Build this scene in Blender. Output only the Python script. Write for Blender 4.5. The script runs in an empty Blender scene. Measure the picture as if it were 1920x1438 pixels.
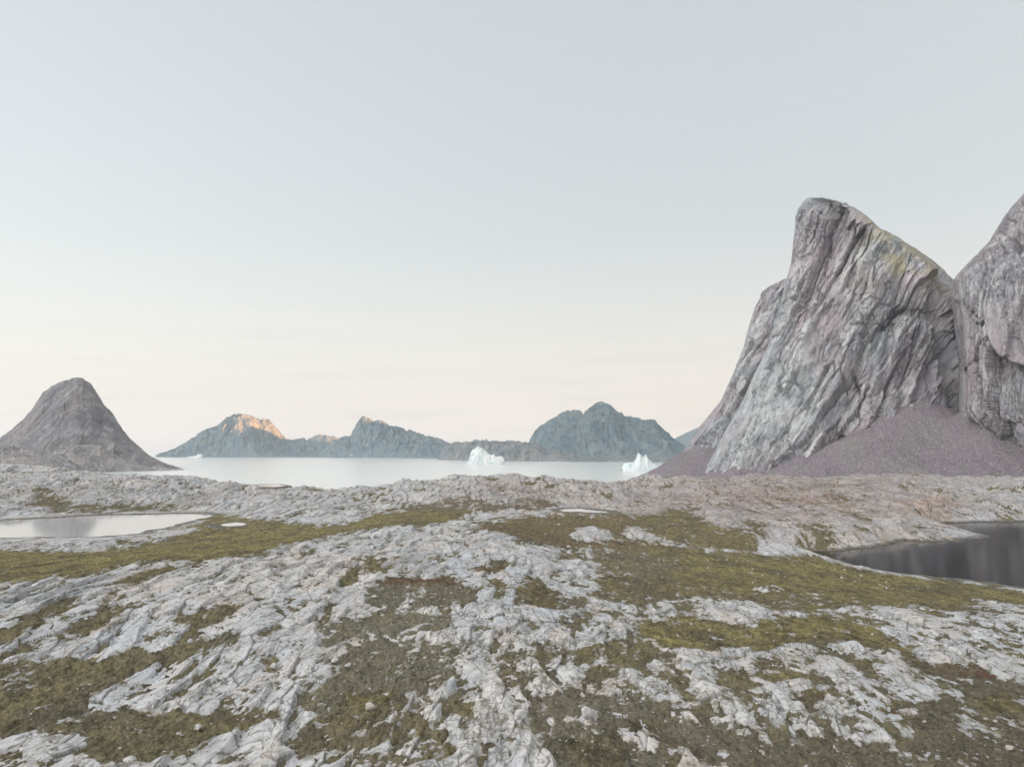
import bpy, math, random
import numpy as np

# ------------------------------------------------------------------ camera, sky, sun, exposure
C = bpy.context.scene
R = math.radians
H, F, PITCH = 35.0, 1461.0, 5.0            # eye height above the sea (m), focal length in photo pixels, tilt
SUN_AZ, SUN_EL = 110.0, 3.6                 # degrees clockwise from straight ahead, degrees up
cp, sp = math.cos(R(PITCH)), math.sin(R(PITCH))

cam = bpy.data.cameras.new('camera')
cam.sensor_fit = 'HORIZONTAL'; cam.sensor_width = 36.0; cam.lens = 36.0 * F / 1920.0
cam.clip_start = 0.5; cam.clip_end = 80000
camo = bpy.data.objects.new('camera', cam); C.collection.objects.link(camo)
camo.location = (0, 0, H); camo.rotation_euler = (R(90 + PITCH), 0, 0)
C.camera = camo

w = bpy.data.worlds.new('World'); C.world = w; w.use_nodes = True
wn, wl = w.node_tree.nodes, w.node_tree.links
wn.clear()
sky = wn.new('ShaderNodeTexSky'); sky.sky_type = 'NISHITA'; sky.sun_disc = False
sky.sun_elevation = R(SUN_EL); sky.sun_rotation = R(SUN_AZ)
sky.altitude = 0; sky.air_density = 1.0; sky.dust_density = 1.0; sky.ozone_density = 1.0
hs = wn.new('ShaderNodeHueSaturation'); hs.inputs['Saturation'].default_value = 0.28
wv_ = wn.new('ShaderNodeMapping'); wv_.inputs['Scale'].default_value = (3, 3, 60)
wz = wn.new('ShaderNodeTexNoise'); wz.inputs['Scale'].default_value = 1.0; wz.inputs['Detail'].default_value = 4
bg = wn.new('ShaderNodeBackground'); bg.inputs['Strength'].default_value = 0.15
wo = wn.new('ShaderNodeOutputWorld')
veil = wn.new('ShaderNodeMix'); veil.data_type = 'RGBA'; veil.inputs[0].default_value = .8     # thin high overcast over the clear sky
veil.inputs[7].default_value = (.71, .77, .795, 1)
wl.new(sky.outputs[0], hs.inputs['Color']); wl.new(hs.outputs[0], veil.inputs[6]); 
wtc = wn.new('ShaderNodeTexCoord'); wsep = wn.new('ShaderNodeSeparateXYZ'); wl.new(wtc.outputs['Generated'], wsep.inputs[0])
wr = wn.new('ShaderNodeMapRange'); wr.interpolation_type = 'SMOOTHERSTEP'                 # the pale warm band low over the sea
for i_, v_ in ((1, -.02), (2, .34), (3, .72), (4, 0.0)): wr.inputs[i_].default_value = v_
wl.new(wsep.outputs[2], wr.inputs[0])
glow = wn.new('ShaderNodeMix'); glow.data_type = 'RGBA'; glow.inputs[7].default_value = (1.17, 1.07, .945, 1)
wl.new(wr.outputs[0], glow.inputs[0]); wl.new(veil.outputs[2], glow.inputs[6])
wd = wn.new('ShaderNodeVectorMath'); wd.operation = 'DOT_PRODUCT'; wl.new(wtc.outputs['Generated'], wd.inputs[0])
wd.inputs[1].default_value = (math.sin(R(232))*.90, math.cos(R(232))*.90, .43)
wa = wn.new('ShaderNodeMapRange'); wa.interpolation_type = 'SMOOTHSTEP'                       # brightness added to the sky behind the viewer, lighting the cliff faces
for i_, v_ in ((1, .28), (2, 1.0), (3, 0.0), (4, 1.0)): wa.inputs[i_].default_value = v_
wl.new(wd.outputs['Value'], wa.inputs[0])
back_fill = wn.new('ShaderNodeMix'); back_fill.data_type = 'RGBA'; back_fill.inputs[7].default_value = (3.25, 3.15, 3.05, 1)
wl.new(wa.outputs[0], back_fill.inputs[0]); wl.new(glow.outputs[2], back_fill.inputs[6]); wl.new(wtc.outputs['Generated'], wv_.inputs[0]); wl.new(wv_.outputs[0], wz.inputs['Vector'])
wc = wn.new('ShaderNodeMapRange'); wl.new(wz.outputs['Fac'], wc.inputs[0])                      # faint bars of cloud above the horizon
for i_, v_ in ((1, .52), (2, .70), (3, 0.0), (4, .55)): wc.inputs[i_].default_value = v_
wb = wn.new('ShaderNodeMath'); wb.operation = 'MULTIPLY'; wl.new(wc.outputs[0], wb.inputs[0]); wl.new(wr.outputs[0], wb.inputs[1])
cl = wn.new('ShaderNodeMix'); cl.data_type = 'RGBA'; cl.inputs[7].default_value = (.84, .84, .86, 1)
wl.new(wb.outputs[0], cl.inputs[0]); wl.new(back_fill.outputs[2], cl.inputs[6]); wl.new(cl.outputs[2], bg.inputs[0])
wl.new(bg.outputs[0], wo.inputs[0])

sun = bpy.data.lights.new('sun', 'SUN'); sun.energy = 5.0; sun.angle = R(0.5); sun.color = (1.0, 0.41, 0.16)
suno = bpy.data.objects.new('sun', sun); C.collection.objects.link(suno)
suno.rotation_euler = (R(90 - SUN_EL), 0, R(180 - SUN_AZ))

C.view_settings.view_transform = 'Standard'; C.view_settings.look = 'None'
C.view_settings.exposure = 2.45; C.view_settings.gamma = 1.0
C.cycles.max_bounces = 5; C.cycles.diffuse_bounces = 2; C.cycles.glossy_bounces = 3
C.cycles.volume_bounces = 2

# ------------------------------------------------------------------ helpers
def ray(px, py):
    """direction of the sight line through a pixel of the photograph, forward component not normalised"""
    px = np.asarray(px, float); py = np.asarray(py, float)
    u, v = px - 960.0, 719.0 - py
    return u, F * cp - v * sp, F * sp + v * cp
def at_z(px, py, z):
    a, b, c = ray(px, py); t = (z - H) / c
    return a * t, b * t
def at_y(px, py, y):
    a, b, c = ray(px, py); t = y / b
    return a * t, H + c * t
def x_at(px, y, z):
    return (np.asarray(px) - 960.0) / F * (y * cp + (z - H) * sp)
def proj(x, y, z):
    d = y * cp + (z - H) * sp
    d = np.maximum(d, 1.0)
    return 960 + F * x / d, 719 - F * ((z - H) * cp - y * sp) / d

def _h(ix, iy, iz, s):
    n = (ix.astype(np.uint32) * np.uint32(374761393) + iy.astype(np.uint32) * np.uint32(668265263)
         + iz.astype(np.uint32) * np.uint32(2147483647 - 58) + np.uint32((s * 974634) & 0xffffffff))
    n = (n ^ (n >> np.uint32(13))) * np.uint32(1274126177)
    n = (n ^ (n >> np.uint32(16))) * np.uint32(2246822519)
    return n ^ (n >> np.uint32(15))
_ang = np.arange(256) / 256 * 2 * np.pi
_GX, _GY = np.cos(_ang).astype(np.float32), np.sin(_ang).astype(np.float32)
_rg = np.random.RandomState(5).normal(size=(256, 3)); _rg /= np.linalg.norm(_rg, axis=1)[:, None]; _rg = _rg.astype(np.float32)
def perlin2(x, y, s=0):
    x = np.asarray(x, np.float64); y = np.asarray(y, np.float64)
    ix, iy = np.floor(x).astype(np.int64), np.floor(y).astype(np.int64)
    fx, fy = (x - ix).astype(np.float32), (y - iy).astype(np.float32)
    u, v = fx*fx*fx*(fx*(fx*6-15)+10), fy*fy*fy*(fy*(fy*6-15)+10)
    z = np.zeros_like(ix)
    def g(dx, dy):
        k = _h(ix + dx, iy + dy, z, s) & np.uint32(255)
        return _GX[k] * (fx - dx) + _GY[k] * (fy - dy)
    a, b, c, d = g(0,0), g(1,0), g(0,1), g(1,1)
    return ((a + (b-a)*u) * (1-v) + (c + (d-c)*u) * v) * 1.5
def perlin3(x, y, z, s=0):
    x, y, z = (np.asarray(t, np.float64) for t in (x, y, z))
    ix, iy, iz = (np.floor(t).astype(np.int64) for t in (x, y, z))
    fx, fy, fz = (x-ix).astype(np.float32), (y-iy).astype(np.float32), (z-iz).astype(np.float32)
    u, v, q = (t*t*t*(t*(t*6-15)+10) for t in (fx, fy, fz))
    def g(dx, dy, dz):
        k = _h(ix+dx, iy+dy, iz+dz, s) & np.uint32(255)
        G = _rg[k]
        return G[..., 0]*(fx-dx) + G[..., 1]*(fy-dy) + G[..., 2]*(fz-dz)
    def pl(dz):
        a, b, c, d = g(0,0,dz), g(1,0,dz), g(0,1,dz), g(1,1,dz)
        return (a+(b-a)*u)*(1-v) + (c+(d-c)*u)*v
    p, r = pl(0), pl(1)
    return (p + (r-p)*q) * 1.5
def fbm2(x, y, o=4, s=0, gain=.5, lac=2.03):
    t, a = 0, 1.0
    for k in range(o):
        t = t + a * perlin2(x, y, s + k); x, y, a = x*lac, y*lac, a*gain
    return t
def fbm3(x, y, z, o=4, s=0, gain=.5, lac=2.03):
    t, a = 0, 1.0
    for k in range(o):
        t = t + a * perlin3(x, y, z, s + k); x, y, z, a = x*lac, y*lac, z*lac, a*gain
    return t
def ridged2(x, y, o=4, s=0, gain=.5, lac=2.07):
    t, a, n = 0, 1.0, 0
    for k in range(o):
        t = t + a * (1 - np.abs(perlin2(x, y, s + k)) * 1.7); n += a; x, y, a = x*lac, y*lac, a*gain
    return t / n
def ridged3(x, y, z, o=4, s=0, gain=.5, lac=2.07):
    t, a, n = 0, 1.0, 0
    for k in range(o):
        t = t + a * (1 - np.abs(perlin3(x, y, z, s + k)) * 1.7); n += a; x, y, z, a = x*lac, y*lac, z*lac, a*gain
    return t / n
def _r01(k): return (k & np.uint32(0xffff)).astype(np.float32) / 65535.0
def cells(x, y, s=0):
    """cellular noise: for the cell a point lies in, its random offset and tilt (a flat facet), and the distance to the joint"""
    x = np.asarray(x, np.float64); y = np.asarray(y, np.float64)
    ix, iy = np.floor(x).astype(np.int64), np.floor(y).astype(np.int64); z = np.zeros_like(ix)
    f1 = np.full(x.shape, 9., np.float32); f2 = f1.copy(); fac = np.zeros(x.shape, np.float32)
    for dx in (-1, 0, 1):
        for dy in (-1, 0, 1):
            k = _h(ix+dx, iy+dy, z, s)
            rx = (ix + dx - x).astype(np.float32) + .1 + .8*_r01(k); ry = (iy + dy - y).astype(np.float32) + .1 + .8*_r01(k >> np.uint32(16))
            d = np.hypot(rx, ry); k2 = _h(ix+dx, iy+dy, z, s + 77)
            v = (_r01(k2) - .5) - rx*(_r01(k2 >> np.uint32(8)) - .5)*1.6 - ry*(_r01(k2 >> np.uint32(16)) - .5)*1.6
            n = d < f1
            f2 = np.where(n, f1, np.minimum(f2, d)); fac = np.where(n, v, fac); f1 = np.where(n, d, f1)
    return fac, f2 - f1
def sstep(a, b, x):
    t = np.clip((x - a) / (b - a), 0, 1); return t*t*(3-2*t)

def mesh_np(name, verts, quads, mat, smooth=True, attrs=None):
    me = bpy.data.meshes.new(name)
    n, m = len(verts), len(quads)
    k = quads.shape[1]
    me.vertices.add(n); me.vertices.foreach_set('co', np.ascontiguousarray(verts, np.float32).ravel())
    me.loops.add(m*k); me.loops.foreach_set('vertex_index', np.ascontiguousarray(quads, np.int32).ravel())
    me.polygons.add(m); me.polygons.foreach_set('loop_start', np.arange(0, m*k, k, dtype=np.int32))
    try: me.polygons.foreach_set('loop_total', np.full(m, k, np.int32))
    except Exception: pass
    me.polygons.foreach_set('use_smooth', np.full(m, smooth, bool))
    for an, av in (attrs or {}).items():
        a = me.attributes.new(an, 'FLOAT', 'POINT'); a.data.foreach_set('value', np.ascontiguousarray(av, np.float32).ravel())
    me.update(calc_edges=True)
    if mat: me.materials.append(mat)
    o = bpy.data.objects.new(name, me); C.collection.objects.link(o)
    return o
def grid_quads(nr, nc, closed=False):
    i = np.arange(nr*nc).reshape(nr, nc)
    if closed: i = np.hstack([i, i[:, :1]])
    return np.stack([i[:-1,:-1], i[:-1,1:], i[1:,1:], i[1:,:-1]], -1).reshape(-1, 4)
def recentre(o):
    """put the origin of a thing at its base"""
    me = o.data; n = len(me.vertices); co = np.empty(n*3, np.float32); me.vertices.foreach_get('co', co); co = co.reshape(-1, 3)
    c = np.array([(co[:,0].min()+co[:,0].max())/2, (co[:,1].min()+co[:,1].max())/2, co[:,2].min()], np.float32)
    me.vertices.foreach_set('co', (co - c).ravel()); o.location = c.tolist(); me.update()
def tag(o, label=None, cat=None, group=None, kind=None):
    if label: o['label'] = label
    if cat: o['category'] = cat
    if group: o['group'] = group
    if kind: o['kind'] = kind
    return o

# ------------------------------------------------------------------ materials
class NT:
    def __init__(s, name):
        s.m = bpy.data.materials.new(name); s.m.use_nodes = True
        s.n, s.l = s.m.node_tree.nodes, s.m.node_tree.links
        s.b = s.n['Principled BSDF']; s.b.inputs['Roughness'].default_value = .9
        s.b.inputs['Specular IOR Level'].default_value = .2
        s.tc = s.n.new('ShaderNodeTexCoord'); s.pos = s.tc.outputs['Object']
    def mapping(s, scale=(1,1,1), rot=(0,0,0), src=None):
        v = src or s.pos
        if any(rot):
            r = s.n.new('ShaderNodeMapping'); r.inputs['Rotation'].default_value = rot; s.l.new(v, r.inputs['Vector']); v = r.outputs[0]
        m = s.n.new('ShaderNodeMapping'); m.inputs['Scale'].default_value = scale
        s.l.new(v, m.inputs['Vector']); return m.outputs[0]
    def line(s, fac, width, strength=1.0):
        """thin marks where a noise crosses its middle value"""
        return s.ramp(s.math('ABSOLUTE', s.math('SUBTRACT', fac, .5)), (0.0, strength), (width, 0))
    def noise(s, vec, scale, detail=4, rough=.55, dist=0):
        t = s.n.new('ShaderNodeTexNoise'); t.inputs['Scale'].default_value = scale; t.inputs['Detail'].default_value = detail
        t.inputs['Roughness'].default_value = rough; t.inputs['Distortion'].default_value = dist
        s.l.new(vec, t.inputs['Vector']); return t.outputs['Fac']
    def voro(s, vec, scale, feature='DISTANCE_TO_EDGE'):
        t = s.n.new('ShaderNodeTexVoronoi'); t.feature = feature; t.inputs['Scale'].default_value = scale
        s.l.new(vec, t.inputs['Vector']); return t.outputs['Distance'] if feature != 'COLOR' else t.outputs['Color']
    def ramp(s, fac, *stops):
        r = s.n.new('ShaderNodeValToRGB'); e = r.color_ramp.elements
        while len(e) < len(stops): e.new(.5)
        for k, (p, c) in enumerate(stops):
            e[k].position = p; e[k].color = (c, c, c, 1) if not hasattr(c, '__len__') else (*c, 1)
        s.l.new(fac, r.inputs[0]); return r.outputs[0]
    def mix(s, fac, a, b, mode='MIX'):
        m = s.n.new('ShaderNodeMix'); m.data_type = 'RGBA'; m.blend_type = mode
        for sock, v in ((0, fac), (6, a), (7, b)):
            if isinstance(v, bpy.types.NodeSocket): s.l.new(v, m.inputs[sock])
            elif sock == 0: m.inputs[0].default_value = v
            else: m.inputs[sock].default_value = (*v, 1)
        return m.outputs[2]
    def math(s, op, a, b=0.0, c=None):
        m = s.n.new('ShaderNodeMath'); m.operation = op
        for i, v in enumerate((a, b, c)):
            if v is None: continue
            if isinstance(v, bpy.types.NodeSocket): s.l.new(v, m.inputs[i])
            else: m.inputs[i].default_value = v
        return m.outputs[0]
    def attr(s, name):
        a = s.n.new('ShaderNodeAttribute'); a.attribute_name = name; return a.outputs['Fac']
    def color(s, c):
        if isinstance(c, bpy.types.NodeSocket): s.l.new(c, s.b.inputs['Base Color'])
        else: s.b.inputs['Base Color'].default_value = (*c, 1)
    def bump(s, h, strength, dist, prev=None):
        b = s.n.new('ShaderNodeBump'); b.inputs['Strength'].default_value = strength; b.inputs['Distance'].default_value = dist
        s.l.new(h, b.inputs['Height'])
        if prev: s.l.new(prev, b.inputs['Normal'])
        s.l.new(b.outputs[0], s.b.inputs['Normal']); return b.outputs[0]

def mat_bedrock():
    t = NT('bedrock')
    v = t.mapping((1, .22, .7), (0, 0, R(4)))                      # foliation runs away from the viewer
    big = t.noise(t.mapping((1, .5, 1)), .045, 4, .6)
    mid = t.noise(v, .55, 5, .62, .6)
    fine = t.noise(v, 2.6, 5, .7, .3)
    grain = t.noise(t.pos, 6.0, 3, .7)
    base = t.mix(t.ramp(big, (.38, 0), (.62, 1)), (.50, .52, .55), (.575, .56, .545))
    base = t.mix(t.ramp(mid, (.34, 0), (.52, 1)), (.39, .405, .43), base)
    base = t.mix(t.ramp(fine, (.28, .75), (.42, 0)), base, (.20, .20, .20))
    base = t.mix(t.ramp(grain, (.56, 0), (.74, .45)), base, (.68, .67, .655))
    dk = t.noise(t.mapping((1, .35, 1), (0, 0, R(4))), .07, 6, .68, .8)
    base = t.mix(t.ramp(dk, (.30, .8), (.47, 0)), base, (.30, .305, .315))
    base = t.mix(t.line(dk, .010, .8), base, (.16, .16, .155))
    base = t.mix(t.line(t.noise(t.mapping((1, .22, 1), (0, 0, R(-3))), .17, 5, .6, .6), .011, .85), base, (.12, .12, .11))
    warm = t.ramp(t.noise(v, .32, 4, .6, .8), (.53, 0), (.68, .55))
    base = t.mix(warm, base, (.60, .50, .43))
    rust = t.attr('rust')
    rn = t.ramp(t.noise(t.pos, .5, 5, .65), (.38, 0), (.62, 1))
    base = t.mix(t.math('MULTIPLY', rust, rn), base, (.42, .25, .15))
    # dark lichen, and soil caught in the joints
    lich = t.ramp(t.noise(t.mapping((1, .45, 1)), 1.4, 6, .68, .3), (.57, 0), (.66, .6))
    base = t.mix(lich, base, (.20, .205, .21))
    wv = t.n.new('ShaderNodeVectorMath'); wv.operation = 'ADD'
    nz = t.n.new('ShaderNodeTexNoise'); nz.inputs['Scale'].default_value = .8; nz.inputs['Detail'].default_value = 3
    t.l.new(t.pos, nz.inputs['Vector']); t.l.new(v, wv.inputs[0]); t.l.new(nz.outputs['Color'], wv.inputs[1])
    cr = t.voro(wv.outputs[0], .62); cr2 = t.voro(wv.outputs[0], 1.9)
    crack = t.ramp(cr, (0.0, 1), (.035, 0)); crack2 = t.ramp(cr2, (0.0, .8), (.04, 0))
    gate = t.ramp(t.noise(t.pos, .35, 3), (.46, 0), (.58, 1))
    cm = t.math('MULTIPLY', t.math('MAXIMUM', crack, crack2), gate)
    cm = t.math('MAXIMUM', cm, t.math('MULTIPLY', t.math('MAXIMUM', t.line(mid, .012, .9), t.line(fine, .016, .6)), t.ramp(t.noise(t.pos, .22, 3), (.42, 0), (.56, 1))))
    base = t.mix(t.math('MULTIPLY', cm, .8), base, (.085, .08, .06))
    base = t.mix(t.math('MULTIPLY', t.attr('joint'), t.ramp(t.noise(t.pos, 1.1, 3), (.35, .35), (.6, .95))), base, (.085, .08, .062))
    base = t.mix(t.math('MULTIPLY', t.attr('ruddy'), t.ramp(t.noise(t.pos, .10, 5, .65), (.32, .25), (.60, 1))), base, (.56, .475, .445), 'MULTIPLY')
    base = t.mix(t.math('MULTIPLY', t.attr('soil'), t.ramp(t.noise(t.pos, 1.7, 5, .7), (.40, 0), (.56, .85))), base, (.17, .15, .11))
    base = t.mix(t.attr('wet'), base, (.40, .385, .36), 'MULTIPLY')
    t.color(base)
    hgt = t.math('ADD', t.math('ADD', fine, t.math('MULTIPLY', mid, 1.6)), t.math('MULTIPLY', cm, -1.0))
    t.bump(t.math('ADD', hgt, t.math('MULTIPLY', grain, .2)), .5, .09)
    return t.m

def mat_moss():
    t = NT('moss')
    v = t.mapping((1, .6, 1))
    a = t.noise(v, .16, 5, .62, .4); b = t.noise(v, .9, 5, .68, .4); c = t.noise(t.pos, 3.4, 4, .72)
    heath = t.mix(t.ramp(b, (.36, 0), (.62, 1)), (.054, .048, .032), (.175, .153, .098))
    bright = t.mix(t.ramp(b, (.34, 0), (.60, 1)), (.115, .100, .040), (.36, .312, .130))
    base = t.mix(t.math('MULTIPLY', t.attr('lush'), t.ramp(a, (.36, .1), (.60, 1))), heath, bright)
    base = t.mix(t.ramp(c, (.33, .7), (.50, 0)), base, (.036, .035, .022))
    grv = t.math('MULTIPLY', t.attr('gravel'), t.ramp(c, (.40, .15), (.60, .9)))
    base = t.mix(grv, base, (.25, .24, .205))
    sp_ = t.ramp(t.voro(t.pos, 1.6, 'F1'), (.10, 1), (.18, 0))
    base = t.mix(t.math('MULTIPLY', sp_, t.math('MULTIPLY', t.ramp(t.noise(t.pos, .4, 2), (.5, 0), (.6, 1)), .7)), base, (.42, .41, .40))
    red = t.math('MULTIPLY', t.math('POWER', t.attr('red'), 1.6), t.ramp(t.noise(t.pos, .9, 4, .6), (.46, 0), (.62, .85)))
    base = t.mix(red, base, (.16, .045, .035))
    brn = t.ramp(t.noise(v, .3, 4, .6), (.56, 0), (.70, .6))
    base = t.mix(brn, base, (.12, .092, .058))
    t.color(base); t.b.inputs['Roughness'].default_value = 1
    t.bump(t.math('ADD', b, t.math('MULTIPLY', c, .7)), 1.0, .5)
    return t.m

def mat_cliff(name, tone=(.335, .37, .39), tint=(.395, .345, .378), scale=1.0, tilt=-28, lightc=(.53, .55, .55)):
    t = NT(name)
    v = t.mapping((scale, scale*.8, scale*.15), (0, R(tilt), 0))
    dk_, vd_, lt_ = (tuple(k_*c_ for c_ in q_) for k_, q_ in ((.46, tone), (.30, tone), (1.08, lightc)))
    big = t.noise(t.pos, .012*scale, 4, .6)
    mid = t.noise(v, .055, 6, .60, .15); fine = t.noise(v, .21, 6, .64, .12); fine2 = t.noise(v, .8, 4, .7, .3)
    base = t.mix(t.ramp(big, (.40, 0), (.60, 1)), tone, tint)
    base = t.mix(t.ramp(mid, (.50, 0), (.66, .85)), base, lightc)
    base = t.mix(t.ramp(fine, (.52, 0), (.66, .42)), base, lt_)
    base = t.mix(t.ramp(mid, (.32, .75), (.46, 0)), base, dk_)
    base = t.mix(t.ramp(fine2, (.32, .6), (.43, 0)), base, vd_)
    pk = t.ramp(t.noise(t.pos, .045*scale, 5, .65), (.54, 0), (.68, .38))
    base = t.mix(pk, base, tuple(q_*k_ for q_, k_ in zip(tone, (.93, .78, .76))))
    lw = t.ramp(t.noise(t.pos, .02*scale, 3), (.40, .3), (.58, 1))
    ln = t.math('MULTIPLY', t.math('MAXIMUM', t.line(mid, .014, .6), t.line(fine, .030, .6)), lw)
    base = t.mix(ln, base, (.055, .055, .06))
    base = t.mix(t.math('MULTIPLY', t.attr('joint'), .6), base, (.10, .10, .105))
    base = t.mix(t.math('MULTIPLY', t.attr('purple'), .75), base, (.30, .265, .295))
    dirt = t.attr('vegetation')
    dn = t.ramp(t.noise(t.pos, .12*scale, 5, .7), (.35, 0), (.60, 1))
    base = t.mix(t.math('MULTIPLY', dirt, dn), base, (.38, .335, .215))
    base = t.mix(t.attr('pale'), base, (.60, .62, .62))
    t.color(base)
    hh = t.math('ADD', t.math('ADD', mid, t.math('MULTIPLY', fine, .5)), t.math('MULTIPLY', ln, -.25))
    t.bump(hh, .9, 4.0/scale)
    return t.m

def mat_scree():
    t = NT('scree')
    vc = t.n.new('ShaderNodeTexVoronoi'); vc.inputs['Scale'].default_value = .85; t.l.new(t.pos, vc.inputs['Vector'])
    sep = t.n.new('ShaderNodeSeparateColor'); t.l.new(vc.outputs['Color'], sep.inputs[0])
    n = t.noise(t.pos, .9, 4, .7); big = t.noise(t.mapping((1, 1, .3)), .035, 5, .65)
    base = t.mix(t.ramp(big, (.42, 0), (.60, 1)), (.275, .222, .262), (.240, .225, .243))
    base = t.mix(t.ramp(sep.outputs[0], (.45, 0), (1, .75)), base, (.42, .405, .41))
    base = t.mix(t.ramp(n, (.32, .8), (.5, 0)), base, (.15, .135, .15))
    bl = t.ramp(t.voro(t.pos, .13, 'F1'), (.10, 1), (.17, 0))
    base = t.mix(t.math('MULTIPLY', bl, t.ramp(t.noise(t.pos, .02, 3), (.48, 0), (.60, .9))), base, (.42, .41, .42))
    g = t.ramp(t.noise(t.pos, .03, 3), (.55, 0), (.68, .5))
    base = t.mix(g, base, (.31, .305, .27))
    t.color(base)
    t.bump(t.math('ADD', t.ramp(vc.outputs['Distance'], (0, 1), (.7, 0)), n), 1.0, 1.2)
    return t.m

def mat_far(name='hazed_rock', ca=(.135, .195, .23), cb=(.19, .23, .245), cc=(.34, .37, .37)):  # blue of the distance haze is mixed into the rock colour
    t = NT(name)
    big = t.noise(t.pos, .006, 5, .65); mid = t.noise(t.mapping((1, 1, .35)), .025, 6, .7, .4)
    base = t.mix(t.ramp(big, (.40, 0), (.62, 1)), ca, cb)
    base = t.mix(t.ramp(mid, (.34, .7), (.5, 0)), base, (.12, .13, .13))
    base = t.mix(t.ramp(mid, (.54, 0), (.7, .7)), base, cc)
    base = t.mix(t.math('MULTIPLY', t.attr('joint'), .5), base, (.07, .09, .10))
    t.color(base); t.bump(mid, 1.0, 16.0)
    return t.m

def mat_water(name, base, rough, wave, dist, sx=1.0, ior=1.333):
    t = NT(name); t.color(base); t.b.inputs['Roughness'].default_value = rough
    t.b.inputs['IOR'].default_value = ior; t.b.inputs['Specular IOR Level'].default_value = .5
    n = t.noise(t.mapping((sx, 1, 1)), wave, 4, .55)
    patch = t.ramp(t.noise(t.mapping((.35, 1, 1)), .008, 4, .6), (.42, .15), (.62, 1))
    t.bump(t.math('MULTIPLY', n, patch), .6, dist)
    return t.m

def mat_ice():
    t = NT('glacier_ice')
    n = t.noise(t.mapping((1, 1, .35)), .06, 5, .6, .3)
    t.color(t.mix(t.ramp(n, (.38, 0), (.6, 1)), (.56, .645, .66), (.70, .725, .72)))
    t.b.inputs['Roughness'].default_value = .55
    t.bump(n, .6, 2.0)
    return t.m

def mat_stone():
    t = NT('loose_stone')
    n = t.noise(t.pos, 3.0, 5, .65); m = t.noise(t.pos, 9, 4, .7)
    b = t.mix(t.ramp(n, (.40, 0), (.60, 1)), (.36, .37, .38), (.60, .585, .56))
    oi = t.n.new('ShaderNodeObjectInfo')
    b = t.mix(t.ramp(oi.outputs['Random'], (.55, 0), (1, .5)), b, (.42, .35, .30))
    b = t.mix(t.ramp(m, (.34, .8), (.48, 0)), b, (.14, .14, .13))
    t.color(b); t.bump(t.math('ADD', n, t.math('MULTIPLY', m, .4)), .8, .08)
    return t.m

M_KNOLL = mat_cliff('knoll_rock', (.30, .30, .31), (.36, .335, .33), .9, -34, (.46, .455, .45))
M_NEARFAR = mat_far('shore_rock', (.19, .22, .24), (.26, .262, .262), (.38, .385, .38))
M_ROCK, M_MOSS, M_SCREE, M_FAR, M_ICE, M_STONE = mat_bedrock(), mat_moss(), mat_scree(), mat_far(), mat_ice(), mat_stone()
M_CLIFF = mat_cliff('cliff_rock')
M_CLIFF2 = mat_cliff('upright_cliff_rock', (.31, .315, .34), (.35, .305, .33), 1.0, -6, (.46, .455, .465))
M_DOME = mat_cliff('dome_rock', (.20, .20, .218), (.235, .212, .222), .7, -34, (.32, .315, .32))
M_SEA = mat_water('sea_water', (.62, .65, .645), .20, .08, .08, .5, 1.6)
M_LAKE = mat_water('lake_water', (.012, .016, .016), .10, .35, .006, .4, 1.17)
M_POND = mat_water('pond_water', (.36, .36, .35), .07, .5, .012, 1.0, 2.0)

# ------------------------------------------------------------------ the sea
S = 30000.0
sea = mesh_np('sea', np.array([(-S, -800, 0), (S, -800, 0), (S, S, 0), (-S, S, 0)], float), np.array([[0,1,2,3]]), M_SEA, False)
tag(sea, kind='structure')

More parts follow.
